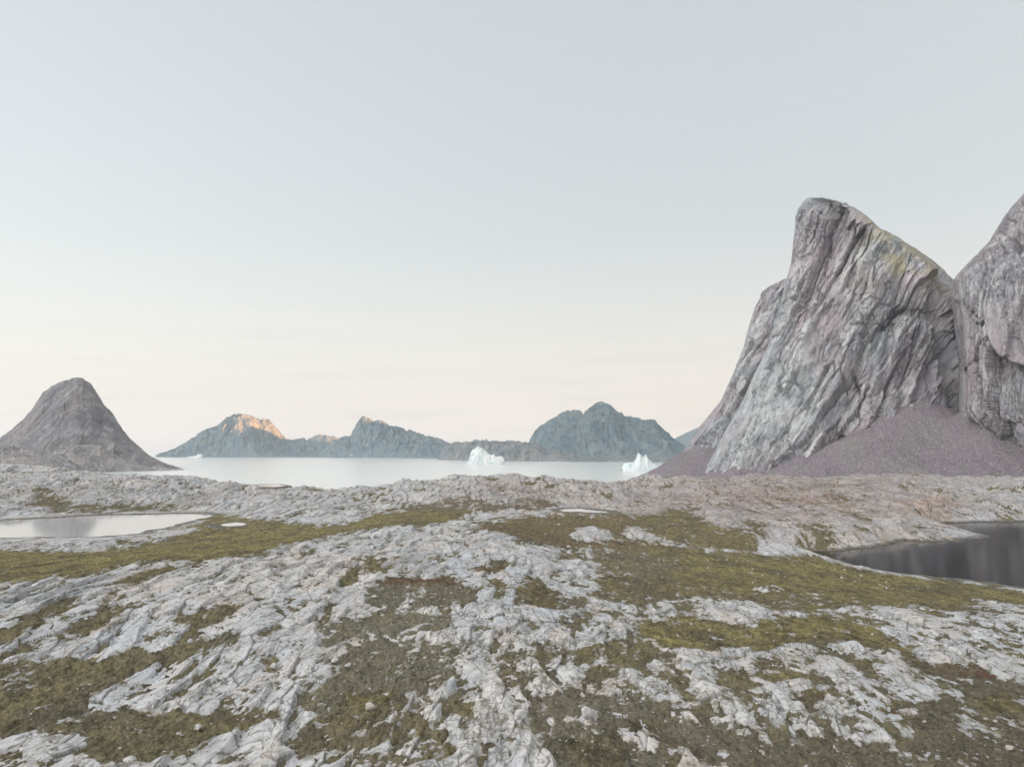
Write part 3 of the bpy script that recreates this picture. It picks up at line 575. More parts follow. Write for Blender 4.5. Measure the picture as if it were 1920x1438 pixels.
# where moss, heath and gravel lie: patches read off the photograph and laid on the ground
MOSS = [ # value, lush, gravel, red, outline
 (.36,.4,.5,.2,[(960,1110),(1500,1115),(1920,1125),(2460,1130),(2460,1500),(700,1500),(880,1330)]),(.28,.4,.5,.2,[(0,1200),(500,1180),(880,1200),(880,1500),(0,1500)]),
 (1,1,.1,.1,[(-300,1030),(0,1035),(60,1030),(150,1035),(260,1025),(330,1000),(380,972),(420,962),(470,972),(560,985),(640,985),(700,965),(760,955),(860,942),(900,948),(880,965),(800,985),(700,990),(620,1000),(560,1018),(480,1038),(410,1044),(300,1050),(230,1058),(150,1075),(60,1088),(0,1092),(-300,1100)]),
 (.2,.5,.3,0,[(0,1017),(120,1012),(300,1003),(330,1015),(200,1025),(100,1031),(0,1031)]),
 (.1,.5,.3,0,[(290,1003),(340,985),(378,974),(372,997),(320,1005)]),
 (.62,.3,.2,.1,[(60,915),(110,920),(140,945),(200,950),(200,965),(90,965),(60,940)]),
 (.5,.3,.2,.1,[(200,945),(300,940),(380,930),(390,945),(330,960),(220,962)]),
 (.6,.2,.7,.7,[(730,960),(790,940),(860,930),(930,940),(1050,935),(1060,950),(960,955),(850,955)]),
 (.85,.6,.2,.6,[(930,975),(1000,965),(1100,970),(1200,966),(1225,985),(1160,990),(1180,1010),(1260,1020),(1310,1030),(1230,1032),(1100,1027),(1020,1022),(960,1002),(880,990)]),
 (.05,.5,.2,0,[(1060,997),(1100,985),(1145,1000),(1135,1012),(1080,1011)]),
 (.85,.7,.2,.2,[(1200,965),(1290,955),(1350,985),(1430,1000),(1420,1032),(1350,1028),(1280,1015),(1210,1000)]),
 (1,1,.15,.05,[(1050,1035),(1180,1028),(1300,1032),(1440,1038),(1540,1043),(1600,1062),(1700,1080),(1820,1092),(1920,1112),(2400,1130),(2400,1150),(1920,1132),(1840,1120),(1750,1130),(1700,1112),(1600,1122),(1500,1117),(1400,1112),(1300,1097),(1200,1087),(1120,1062)]),
 (.9,.6,.5,.05,[(1050,1035),(1180,1028),(1250,1040),(1280,1070),(1200,1087),(1120,1062)]),
 (.6,.5,.3,.1,[(1500,980),(1560,975),(1550,1020),(1490,1020)]),(.5,.4,.3,.2,[(1370,960),(1450,980),(1440,1000),(1380,990)]),
 (.78,.6,.3,.3,[(1130,1092),(1200,1085),(1300,1100),(1420,1107),(1500,1120),(1440,1132),(1330,1122),(1250,1117),(1180,1132),(1100,1122)]),
 (0,0,0,0,[(1400,1098),(1470,1103),(1480,1110),(1430,1108)]),(0,0,0,0,[(1500,1106),(1550,1108),(1540,1115)]),
 (.75,.8,.2,.1,[(1420,1130),(1490,1127),(1600,1120),(1700,1110),(1800,1125),(1840,1120),(1810,1140),(1760,1150),(1700,1140),(1600,1130),(1560,1140),(1500,1145)]),
 (.97,1,.1,.15,[(1200,1165),(1270,1155),(1330,1160),(1400,1180),(1440,1160),(1520,1150),(1600,1160),(1650,1175),(1660,1195),(1700,1210),(1750,1240),(1830,1250),(1850,1268),(1780,1268),(1720,1247),(1680,1217),(1600,1202),(1500,1202),(1400,1217),(1320,1212),(1240,1212),(1200,1190)]),
 (.9,.3,.3,.9,[(1760,1240),(1840,1240),(1855,1268),(1790,1270)]),
 (.88,.5,.1,.3,[(968,1085),(1010,1078),(1042,1105),(1070,1120),(1055,1142),(1000,1140),(970,1120)]),
 (.85,.25,.7,.1,[(685,1110),(700,1100),(760,1095),(860,1100),(912,1118),(880,1132),(800,1140),(740,1145),(700,1130)]),
 (.95,.5,.9,.05,[(590,1185),(600,1168),(660,1152),(750,1145),(830,1152),(872,1162),(820,1182),(740,1190),(660,1197),(600,1208)]),
 (.97,.3,.7,.05,[(640,1215),(720,1200),(800,1195),(862,1200),(862,1220),(847,1250),(862,1265),(800,1292),(750,1302),(760,1322),(740,1337),(700,1347),(650,1342),(600,1332),(560,1310),(580,1290),(620,1270),(640,1250),(605,1240)]),
 (.95,.8,.1,.1,[(640,1300),(720,1290),(750,1310),(735,1345),(690,1350),(640,1335)]),
 (.78,.5,.3,.3,[(540,1392),(600,1350),(640,1322),(760,1330),(820,1360),(800,1377),(720,1382),(660,1387),(600,1402),(560,1417)]),
 (.97,.45,.25,.05,[(-300,1240),(0,1240),(80,1235),(200,1228),(300,1215),(390,1200),(420,1193),(330,1240),(250,1250),(240,1275),(200,1290),(160,1310),(150,1335),(230,1330),(330,1330),(430,1335),(500,1330),(535,1345),(460,1362),(410,1382),(370,1392),(320,1412),(270,1422),(190,1427),(150,1402),(150,1380),(100,1370),(60,1365),(0,1370),(-300,1380)]),
 (0,0,0,0,[(248,1268),(290,1245),(342,1236),(342,1255),(300,1282),(255,1285)]),(0,0,0,0,[(152,1325),(170,1302),(225,1296),(225,1315),(190,1337)]),
 (0,0,0,0,[(78,1422),(100,1402),(155,1385),(162,1397),(120,1417)]),
 (.85,.7,.1,.1,[(378,1250),(398,1218),(396,1262),(430,1270),(472,1274),(400,1278)]),(.75,.6,.3,.2,[(478,1245),(520,1223),(542,1250),(502,1264)]),
 (.8,.5,.2,.1,[(-100,1230),(0,1185),(60,1150),(120,1123),(172,1120),(100,1152),(40,1182),(0,1207),(-100,1250)]),(.8,.5,.2,.1,[(128,1182),(200,1140),(242,1128),(202,1167),(150,1192)]),
 (.95,.6,.2,.1,[(328,1157),(400,1138),(452,1118),(442,1142),(390,1162),(340,1168)]),(.62,.4,.2,.1,[(0,1225),(60,1205),(140,1195),(100,1215),(0,1235)]),
 (.85,.6,.2,.1,[(228,1082),(280,1068),(330,1058),(400,1048),(422,1045),(330,1070),(270,1090),(208,1100)]),(.8,.5,.2,.1,[(178,1132),(215,1103),(232,1110),(190,1137)]),
 (.95,.5,.1,.1,[(632,1092),(660,1066),(678,1063),(666,1087),(640,1094)]),(.95,.5,.1,.1,[(602,1160),(618,1125),(630,1123),(617,1160)]),
 (.95,.2,.1,1,[(705,1092),(740,1078),(790,1083),(852,1076),(858,1094),(800,1100),(760,1092),(720,1099)]),
 (.85,.4,.1,.8,[(878,1067),(930,1053),(967,1057),(952,1068),(900,1070)]),(.8,.5,.1,.2,[(798,1047),(850,1035),(884,1041),(820,1052)]),
 (.8,.5,.1,.2,[(692,1062),(715,1046),(717,1072),(700,1077)]),(.75,.5,.1,.2,[(900,1092),(955,1089),(955,1098),(905,1099)]),
 (.75,.5,.1,.2,[(1037,1042),(1075,1044),(1070,1052),(1040,1050)]),(.85,.5,.1,.5,[(1105,1080),(1170,1078),(1180,1092),(1110,1092)]),
 (.85,.12,.4,.2,[(1715,1312),(1790,1300),(1830,1290),(1860,1268),(1920,1278),(2500,1280),(2500,1500),(1400,1500),(1330,1425),(1300,1402),(1400,1390),(1480,1370),(1560,1385),(1640,1390),(1700,1380),(1730,1350)]),
 (.95,.6,.05,.15,[(1830,1300),(1900,1300),(1920,1330),(1880,1340),(1840,1325)]),(.1,0,0,0,[(1880,1310),(1930,1303),(1990,1320),(1930,1325)]),
 (.75,.25,.7,.15,[(1010,1300),(1080,1290),(1180,1300),(1250,1310),(1240,1340),(1280,1350),(1250,1420),(1240,1500),(1050,1500),(1040,1410),(1000,1395),(980,1370),(1000,1340)]),
 (.9,.5,.1,.1,[(1050,1380),(1150,1370),(1200,1400),(1180,1438),(1080,1438)]),
 (0,0,0,0,[(1155,1372),(1178,1345),(1222,1343),(1232,1365),(1238,1402),(1210,1408),(1200,1382)]),(0,0,0,0,[(1083,1342),(1108,1334),(1122,1350),(1100,1353)]),
 (0,0,0,0,[(930,1400),(985,1393),(1042,1430),(1030,1450),(930,1450)]),
 (.68,.2,.6,.2,[(1250,1345),(1350,1355),(1380,1375),(1460,1390),(1480,1410),(1400,1425),(1330,1410),(1270,1380)]),
 (.9,.5,.3,.1,[(1070,1215),(1160,1193),(1212,1210),(1250,1215),(1202,1247),(1150,1267),(1100,1272),(1080,1245)]),(.85,.7,.2,.1,[(998,1227),(1060,1203),(1072,1215),(1020,1237)]),(.75,.5,.3,.1,[(990,1207),(1060,1195),(1050,1205),(1000,1213)]),
 (.9,.6,.2,.2,[(1338,1262),(1400,1253),(1422,1265),(1390,1287),(1343,1282)]),(.9,.6,.2,.2,[(1228,1265),(1260,1258),(1302,1290),(1322,1307),(1270,1297)]),
 (.9,.8,.2,.1,[(1428,1260),(1500,1250),(1517,1268),(1450,1272)]),(.98,1,.05,.1,[(1493,1302),(1520,1284),(1548,1286),(1537,1312),(1500,1314)]),
 (.75,.5,.2,.5,[(1498,1342),(1540,1318),(1532,1347)]),(.75,.4,.2,.6,[(1638,1327),(1680,1308),(1722,1315),(1680,1332)]),(.75,.8,.2,.1,[(1578,1242),(1660,1230),(1672,1245),(1600,1247)]),
 (.85,.8,.2,.2,[(788,1417),(840,1393),(872,1394),(850,1407),(800,1422)]),(.75,.4,.3,.2,[(868,1372),(910,1360),(960,1363),(987,1385),(960,1397),(900,1392)]),(.85,.8,.1,.1,[(833,1312),(870,1308),(892,1325),(850,1328)]),
]
RW, RH, RX0, RY0, RS = 760, 330, -300, 860, 4.0                     # raster step: 4 x 2 photo pixels
gx, gy = np.meshgrid(RX0 + (np.arange(RW)+.5)*RS, RY0 + (np.arange(RH)+.5)*2.0)
def inside(px, py, poly):
    r = np.zeros(px.shape, bool); q = poly[-1]
    for p in poly:
        if p[1] != q[1]:
            c = ((p[1] > py) != (q[1] > py)) & (px < (q[0]-p[0])*(py-p[1])/(q[1]-p[1]) + p[0]); r ^= c
        q = p
    return r
ch = [np.full((RH, RW), v) for v in (.17, .45, .3, .12)]
for val, lush, grv, red, poly in MOSS:
    k = inside(gx, gy, poly)
    for c_, v_ in zip(ch, (val, lush, grv, red)): c_[k] = v_
rustm = .30*np.exp(-((gx-1400)/420)**2 - ((gy-930)/70)**2)
for fx, fy, sx, sy, am in [(1740,945,60,16,1),(1580,960,60,10,.5),(960,915,90,12,.5),(1300,930,120,18,.35),(1010,925,40,8,.5),(480,909,30,3,.7),(1640,1000,80,14,.35),(420,1120,60,14,.45),(600,1055,120,16,.3),(1560,1250,120,30,.25),(1300,1435,60,20,.5)]:
    rustm = np.maximum(rustm, am*np.exp(-((gx-fx)/sx)**2 - ((gy-fy)/sy)**2))
ch.append(rustm)
ruddym = np.maximum(.95*np.exp(-((gx-1480)/430)**2 - ((gy-932)/62)**2), .7*np.exp(-((gx-980)/160)**2 - ((gy-925)/28)**2)); ruddym = np.maximum(ruddym, .35*np.exp(-((gx-250)/420)**2 - ((gy-925)/30)**2))
def blur(a, nx, ny):
    for n_, ax in ((nx, 1), (ny, 0)):
        for _ in range(2):
            kk = np.ones(n_)/n_
            a = np.apply_along_axis(lambda q: np.convolve(np.pad(q, n_//2, mode='edge'), kk, 'valid'), ax, a)
    return a
ch = [blur(ch[0], 5, 5)] + [blur(c_, 7, 5) for c_ in ch[1:]]
def sample(img, px, py):
    u = np.clip((px - RX0)/RS - .5, 0, RW-1.001); v = np.clip((py - RY0)/2.0 - .5, 0, RH-1.001)
    i, j = u.astype(int), v.astype(int); fu, fv = u-i, v-j
    return (img[j,i]*(1-fu)+img[j,i+1]*fu)*(1-fv) + (img[j+1,i]*(1-fu)+img[j+1,i+1]*fu)*fv

WATERS = [ # name, level, shore outline in the photograph, shore blend (m)
 ('lake_water', 8.0, [(1470,1035),(1520,1034),(1575,1032),(1630,1027),(1669,1021),(1695,1013),(1740,1015),(1792,1014),(1835,1010),(1858,1006),(1840,1000),(1800,993),(1770,986),(1752,981),(1830,979),(1920,978),(2300,974),(2700,990),(2700,1160),(2300,1135),(1905,1100),(1870,1093),(1819,1087),(1760,1082),(1706,1077),(1660,1071),(1631,1066),(1601,1059),(1560,1048),(1537,1042)], 9),
 ('pond_water', 12.3, [(-300,990),(0,976),(60,973),(100,971),(180,966),(260,965),(330,963),(385,963),(400,967),(350,978),(310,990),(270,995),(262,1001),(215,1004),(170,1007),(80,1007),(0,1009),(-300,1020)], 20),
 ('pond_water', 12.9, [(412,984),(422,981),(440,979),(458,980),(462,983),(448,986),(425,987)], 5),
 ('pond_water', 14.6, [(1047,957),(1060,954),(1085,953),(1110,956),(1135,958),(1146,962),(1120,962),(1090,960),(1065,960)], 16),
 ('pond_water', 12.8, [(470,911),(490,908),(520,908),(536,911),(515,913),(485,913)], 8)]

def sdf(x, y, P):
    d = np.full(x.shape, 1e9); ins = inside(x, y, P)
    for i in range(len(P)):
        ax, ay = P[i-1]; bx, by = P[i]; ex, ey = bx-ax, by-ay
        t = np.clip(((x-ax)*ex + (y-ay)*ey)/(ex*ex+ey*ey+1e-9), 0, 1)
        d = np.minimum(d, np.hypot(x-ax-t*ex, y-ay-t*ey))
    return np.where(ins, -d, d)

NC, NR = 1340, 1200
sd_ = .80 + np.linspace(0, 1, 71)[1:]**1.5 * .95; tt = np.concatenate([-sd_[::-1], np.linspace(-.80, .80, NC - 140), sd_])                                    # tangent of the bearing
dd = np.concatenate([np.linspace(16, 40, 61)[:-1], np.exp(np.linspace(math.log(40), math.log(330), NR - 320))]); dd = np.concatenate([dd, np.exp(np.linspace(math.log(330), math.log(1150), 261))[1:]])
Y = np.repeat(dd[:, None], NC, 1); X = tt[None, :] * Y
# coarse thin-plate evaluation, then bilinear refinement
ri = np.unique(np.concatenate([np.arange(0, NR, 6), [NR-1]])); ci = np.unique(np.concatenate([np.arange(0, NC, 6), [NC-1]]))
Zc = land(X[np.ix_(ri, ci)], Y[np.ix_(ri, ci)])
Zr = np.stack([np.interp(np.arange(NC), ci, r_) for r_ in Zc]); base = np.stack([np.interp(np.arange(NR), ri, Zr[:, k]) for k in range(NC)], 1)
base = base + 3.9*fbm2(X/50, Y/60, 4, 299)*sstep(230, 430, Y)
qx, qy = proj(X, Y, base)
edge = 0
# foliation: long axis nearly straight ahead
th = R(4.0)
al = X*math.sin(th) + Y*math.cos(th); ac = X*math.cos(th) - Y*math.sin(th)
wob = 2.2*fbm2(X/14, Y/22, 3, 301)
far = np.clip(Y/190, .55, 2.0)
wx = 1.1*fbm2(X/4.5, Y/9, 4, 305, .6)*far; wy = 2.6*fbm2(X/4.5 + 9, Y/9, 4, 306, .6)*far
sx_, sy_ = proj(X + wx, Y + wy, base)
moss_v, lush, gravel, red, rust = (sample(c_, sx_, sy_) for c_ in ch)
# relief of the bare rock: whaleback lumps with creased hollows, dipping slabs with sharp edges, joints
bil = lambda x_, y_, sd: np.abs(perlin2(x_, y_, sd)) * 1.7
f5 = far**.5
b1 = bil((ac + 1.2*wob)/(12*f5), al/(26*f5), 331) - .42
b2 = bil((ac + wob)/(5*f5), al/(11*f5), 333) - .42
b3 = bil((ac + .6*wob)/(1.9*f5), al/(7*f5), 335) - .42
l2 = fbm2(ac/7.0 + wob*.1, al/14, 3, 341)
def slabs(spacing, skew, sd):
    q = (ac + .6*wob + skew*al)/spacing + .8*fbm2(ac/(spacing*3.5), al/(spacing*11), 2, sd)
    q = q - np.floor(q); return np.minimum(q, (1-q)*12)
gate = sstep(-.15, .30, fbm2(ac/8, al/18, 2, 381)); gate2 = sstep(-.1, .3, fbm2(ac/5, al/12, 2, 385))
s1, s2, s3 = slabs(3.4, .10, 351), slabs(1.25, -.12, 361), slabs(.55, .05, 365)
crk = ridged2((ac + wob*.6)/1.9, al/7.5, 2, 391, .5); crk = sstep(.88, .97, crk)
crk2 = ridged2((ac - .5*al + wob)/4.5, (al + .4*ac)/6, 2, 396, .5); crk2 = sstep(.91, .98, crk2)
crk3 = ridged2((ac*.5 + al + wob)/5.5, (al - 2.2*ac)/22, 2, 398, .5); crk3 = sstep(.92, .985, crk3)
fine = fbm2(ac/.6, al/2.0, 3, 401, .55)
rough_ = .30 + .70*sstep(-.12, .30, fbm2((ac + wob)/13, al/24, 3, 399))       # ice-smoothed backs and broken ground
def facets(k_, amp):
    wq = wob*.45*k_
    c1, e1 = cells((ac + wq)/(3.6*k_), (al + wq*2)/(8.0*k_), 361); c2, e2 = cells((ac + wq*.7)/(1.5*k_), (al + wq)/(3.1*k_), 362); c3, e3 = cells((ac + wq*.4)/(.55*k_), (al + wq*.5)/(1.15*k_), 363)
    j1, j2, j3 = 1 - sstep(0, .045, e1), 1 - sstep(0, .07, e2), 1 - sstep(0, .11, e3)
    f_ = amp*(.72*c1 + rough_*(.24*c2*(.4 + .6*jg) + .08*c3*(.3 + .7*jg2) - .16*j2*jg - .06*j3*jg2) - .34*j1)
    return f_, np.clip(j1 + (.8*j2*jg + .5*j3*jg2)*rough_, 0, 1)
jg = sstep(-.2, .2, fbm2(ac/6, al/14, 2, 387)); jg2 = sstep(-.1, .25, fbm2(ac/4, al/9, 2, 388))
fa, ja = facets(.75, .75); fb, jb = facets(1.9, 1.5); wn_ = sstep(110, 330, Y + 25*fbm2(X/30, Y/30, 2, 389))
facet, joint = fa*(1 - wn_) + fb*wn_, ja*(1 - wn_) + jb*wn_
relief = .70*facet + far*(.50*b1 + .20*l2) + f5*(.22*b2 + .06*b3*rough_) + .85*(s1-.4)*gate*f5 + .20*(s2-.4)*gate2*f5*rough_ + .03*(s3-.4)*rough_ - .4*crk2*f5 - .3*crk3*f5 + .035*fine*rough_
n_big = fbm2(ac/9 + wob*.08, al/26, 4, 311)
n_mid = fbm2((ac + wob)/2.6, al/5.4, 5, 321, .6)
n_sml = fbm2(ac/.8, al/1.8, 3, 325, .65)
peb = sstep(.30, .55, perlin2(X/1.3, Y/2.2, 327)) * .7 + sstep(.32, .5, perlin2(ac/3.2, al/7, 329))*.6
mv = moss_v + .16*n_big + .22*n_mid + .23*n_sml - .24*np.clip(relief/f5, -1.2, 1.2) - .60*peb*(.35 + gravel)
mm = sstep(.40, .60, mv)                                             # 1 = soil and moss
mw = sstep(.30, .62, moss_v + .10*n_big + .10*n_mid)
rockz = relief * (1 - .55*mw) - .30*mw*f5
ground = base + rockz
# moss surface
tuft = fbm2(X/1.1, Y/1.6, 4, 411, .62); tuft2 = fbm2(X/.38, Y/.6, 2, 421, .6)
mossz = base + relief*.45*(1-.4*mw) - .30*mw*f5 + .17*tuft + .12*tuft2 + np.clip(.9*(mv - .50), -.8, .22)*f5
# water hollows
shore_w = np.zeros(X.shape); QD_ = grid_quads(NR, NC)
for name, lvl, poly, B in WATERS:
    a, b = at_z([p[0] for p in poly], [p[1] for p in poly], lvl); Pw = list(zip(a, b))
    x0, x1, y0, y1 = a.min()-30, a.max()+30, b.min()-30, b.max()+40
    k = (X > x0) & (X < x1) & (Y > y0) & (Y < y1)
    s_ = sdf(X[k], Y[k], Pw) + 1.1*fbm2(X[k]/4, Y[k]/4, 4, 431)*min(1, B/8)
    for arr in (ground, mossz):
        z = arr[k]
        g = lvl + np.clip(.10*s_, -1.2, .16) + np.where(s_ > 0, .10*sstep(0, 1.0, s_), 0)
        ww = sstep(0, B, s_)
        arr[k] = np.where(s_ <= 0, np.minimum(g, lvl - .12), g*(1 - ww) + z*ww)
    # keep the rim above the water just outside the outline
    o_ = (s_ > 0) & (s_ < 4)
    g_ = ground[k]; g_[o_] = np.maximum(g_[o_], lvl + .05); ground[k] = g_
    z_rim = ground[k] - lvl + .35*np.clip(fbm2(X[k]/2, Y[k]/3, 3, 433), 0, 1) + np.clip(s_ - 3.5, 0, 9)
    m_ = mossz[k]; m_[s_ < .5] -= 1.0; mossz[k] = m_
    shore_w[k] = np.maximum(shore_w[k], 1 - sstep(.25, .75, np.maximum(z_rim, 0)))
    full = np.full(X.shape, 99.); full[k] = s_
    qw = QD_[(full.reshape(-1)[QD_] < 1.3).all(1)]; us, iv = np.unique(qw, return_inverse=True)
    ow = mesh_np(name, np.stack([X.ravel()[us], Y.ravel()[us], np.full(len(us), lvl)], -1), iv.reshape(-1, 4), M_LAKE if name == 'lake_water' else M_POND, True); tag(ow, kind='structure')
G = np.stack([X, Y, ground], -1)
Qd = grid_quads(NR, NC)
terrain = mesh_np('terrain', G.reshape(-1,3), Qd, M_ROCK, True, {'rust': rust, 'joint': np.clip(joint + crk2 + .7*crk3, 0, 1),
                   'soil': sstep(.20, .50, mv), 'wet': shore_w, 'ruddy': sample(ruddym, sx_, sy_)})
tag(terrain, kind='structure')
vis = (mossz > ground - .06)
fq = vis.reshape(-1)[Qd].any(1)
Qm = Qd[fq]; used, inv = np.unique(Qm, return_inverse=True)
moss = mesh_np('moss', np.stack([X, Y, mossz], -1).reshape(-1,3)[used], inv.reshape(-1,4), M_MOSS, True,
               {'lush': lush.ravel()[used], 'gravel': gravel.ravel()[used], 'red': red.ravel()[used]})
tag(moss, 'olive and brown moss and heath filling the hollows of the bare rock', 'moss', kind='stuff')

# ------------------------------------------------------------------ scree below the cliffs
def contact(px, py, P):
    x, y = proj(P[..., 0], P[..., 1], P[..., 2]); k = (np.hypot(x-px, y-py) < 7)
    if not k.any(): return None
    q = P[k]; return q[np.argmin(q[:, 1])]
apex = []
line = [(1268,872,PS),(1290,850,PS),(1310,838,PS),(1335,846,PS),(1350,874,PM),(1380,881,PM),(1420,885,PM),(1450,886,PM),(1480,885,PM),(1510,876,PM),(1540,861,PM),(1570,838,PM),(1600,828,PM),(1630,812,PM),(1660,796,PM),(1690,774,PM),(1715,757,PM),(1735,768,PM),(1760,776,PM),(1785,772,PM),(1805,780,P2),(1825,810,P2),(1850,840,P2),(1870,862,P2),(1900,878,P2),(1940,890,P2),(2050,900,P2),(2200,900,P2)]
for px, py, P in line:
    c_ = contact(px, py, P)
    if c_ is None: print('no contact', px, py); continue
    apex.append((c_[0] + c_[0]/np.hypot(c_[0], c_[1])*14 + 6, c_[1] + 14, c_[2] + 10)); 
apex = np.array(apex)
n1, n2 = 420, 700
bt = np.linspace(.12, .98, n2); br = np.linspace(430, 1180, n1)
Yq = np.repeat(br[:, None], n2, 1); Xq = bt[None, :]*Yq
Zq = np.full(Xq.shape, -1e9); acc = 0
for (ax, ay, az) in apex:
    r_ = np.hypot(Xq-ax, Yq-ay)
    r_ = r_ * (1 + .10*fbm2(Xq/60, Yq/60, 3, 501))
    z = az - .66*r_ + .00085*r_*r_*(r_ < 390) 
    acc = acc + np.exp(np.clip(z/2.2, -80, 80))
Zq = 2.2*np.log(acc + 1e-30)
Zq += 1.4*fbm2(Xq/16, Yq/16, 4, 511, .6) + .8*fbm2(Xq/3.2, Yq/3.2, 3, 521, .6)
Zl = land(Xq[::4, ::4], Yq[::4, ::4]); 
kx = np.arange(0, n2, 4); ky = np.arange(0, n1, 4)
Zl = np.stack([np.interp(np.arange(n2), kx, r_) for r_ in Zl]); Zl = np.stack([np.interp(np.arange(n1), ky, Zl[:, k]) for k in range(n2)], 1)
vs = (Zq > np.maximum(Zl - 6, -5)) & (Zq < 230)
Qs = grid_quads(n1, n2); Qs = Qs[vs.reshape(-1)[Qs].all(1)]
used, inv = np.unique(Qs, return_inverse=True)
scree = mesh_np('scree_gravel', np.stack([Xq, Yq, Zq], -1).reshape(-1,3)[used], inv.reshape(-1,4), M_SCREE, True)
tag(scree, 'purple grey scree fanning down from the foot of the cliffs', 'scree', kind='stuff')

# ------------------------------------------------------------------ icebergs
def iceberg(prof, base_py, depth, seed, label, facet=1.0):
    pr = np.array(prof, float)
    D = H * F / (base_py - 847.0)
    n_ = 150; px = np.linspace(pr[0,0], pr[-1,0], n_); py = np.interp(px, pr[:,0], pr[:,1])
    Dc = D + depth*.5
    _, zt = at_y(px, py, Dc); zt = np.maximum(zt, .4)
    w_ = (pr[-1,0]-pr[0,0])/F*D
    m = 61; s_ = np.linspace(-1, 1, m)
    e = (1 - np.abs(s_)**1.9)**.62
    endt = np.sqrt(np.clip(1 - np.abs(np.linspace(-1, 1, n_))**4, .02, 1))
    Yb = Dc + s_[:, None]*depth*.5*endt[None, :]
    Zb = -1.5 + (zt[None, :]+1.5)*e[:, None]
    Xb = x_at(px[None, :], np.full_like(Yb, Dc), Zb)
    k = w_/90.0
    nn = ridged2(Xb/(16*k) + Zb/(60*k), Yb/(14*k), 3, seed) - .55
    Yb = Yb - np.sign(.2 - s_[:, None])*(4.5*k*nn + 2.0*k*perlin2(Xb/(5*k), Zb/(9*k), seed+5))*np.clip(e[:, None]*2, 0, 1)*facet
    Zb = Zb + np.where(np.abs(s_[:, None]) < .12, 0, 1)*1.2*k*fbm2(Xb/(9*k), Yb/(9*k), 3, seed+9)*np.clip(e[:, None]*1.5, 0, 1)
    o = mesh_np('iceberg', np.stack([Xb, Yb, Zb], -1).reshape(-1,3), grid_quads(m, n_), M_ICE, False)
    recentre(o); return tag(o, label, 'iceberg', 'icebergs drifting in the bay')
iceberg([(873,870),(878,866),(880,860),(882,852),(884,846),(887,842.5),(891,841.5),(894,837.5),(896,836),(900,838),(906,842.5),(912,846),(916,850.5),(921,853),(925,852.5),(926.5,850.5),(928,855),(933,856),(939,855),(942,856),(945,860),(947,868),(948,871)], 871, 60, 601,
        'large white iceberg in mid bay with a steep peak and a lower hump')
iceberg([(1166,878),(1170,869),(1178,867),(1189,866.5),(1193,860),(1195,853),(1197,849),(1200,851),(1202,852),(1205,856),(1207.5,857),(1209,854),(1210.5,852),(1213,857),(1217,862),(1222,866),(1228,870),(1234,873),(1240,882)], 883.5, 55, 611,
        'white iceberg with two sharp prongs beside the foot of the scree slope')
iceberg([(353,857),(358,856),(364,855),(369,854.5),(371,852),(376,851),(379,851.5),(380,858)], 859, 40, 621, 'small low iceberg floating off the island with the sunlit peak')
iceberg([(424,853),(427,851),(433,850.5),(436,853)], 856.6, 14, 631, 'tiny ice floe lying against the shore below the sunlit peak')
iceberg([(653,858),(656,854),(658,851),(661,849.5),(660.5,853),(659,858)], 858.2, 10, 641, 'tiny upright sliver of ice at the foot of the twin-topped mountain')

# ------------------------------------------------------------------ loose stones
def ground_at(px, py):
    d = (qpx - px)**2 + ((qpy - py)*1.0)**2
    i = int(np.argmin(d)); return SX[i], SY[i], SZ[i]
top = np.maximum(ground, mossz)
sub = (slice(None, None, 3), slice(None, None, 3))
SX, SY, SZ = X[sub].ravel(), Y[sub].ravel(), top[sub].ravel()
qpx, qpy = proj(SX, SY, SZ)
def boulder_mesh(seed):
    import bmesh
    bm = bmesh.new(); bmesh.ops.create_icosphere(bm, subdivisions=4, radius=1.0)
    co = np.array([v.co for v in bm.verts]); rs = np.random.RandomState(seed)
    for _ in range(13):                                              # knock flat faces off it
        nv = rs.normal(size=3); nv /= np.linalg.norm(nv); h = rs.uniform(.55, .85)
        dt = co @ nv; co = co - np.maximum(dt - h, 0)[:, None]*nv*.9
    co += (co/np.linalg.norm(co, axis=1)[:, None]) * (.10*fbm3(co[:,0]*1.6, co[:,1]*1.6, co[:,2]*1.6, 4, seed))[:, None]
    co *= np.array([1, rs.uniform(.65, .9), rs.uniform(.5, .75)])
    co[:, 2] -= co[:, 2].min()*.7
    for v, c_ in zip(bm.verts, co): v.co = c_
    me = bpy.data.meshes.new('boulder'); bm.to_mesh(me); bm.free(); me.materials.append(M_STONE); return me
BM = [boulder_mesh(k) for k in range(7)]
rng = random.Random(9)
def boulder(px, py, wpx, label, group=None, k=None):
    x, y, z = ground_at(px, py)
    o = bpy.data.objects.new('boulder', BM[rng.randrange(7) if k is None else k]); C.collection.objects.link(o)
    s_ = wpx*.5*math.hypot(x, y)/F
    o.location = (x, y, z - .06*s_); o.rotation_euler = (rng.uniform(-.15,.15), rng.uniform(-.15,.15), rng.uniform(0, 6.28)); o.scale = (s_, s_, s_*rng.uniform(.85, 1.15))
    return tag(o, label, 'boulder' if wpx > 11 else 'stone', group)
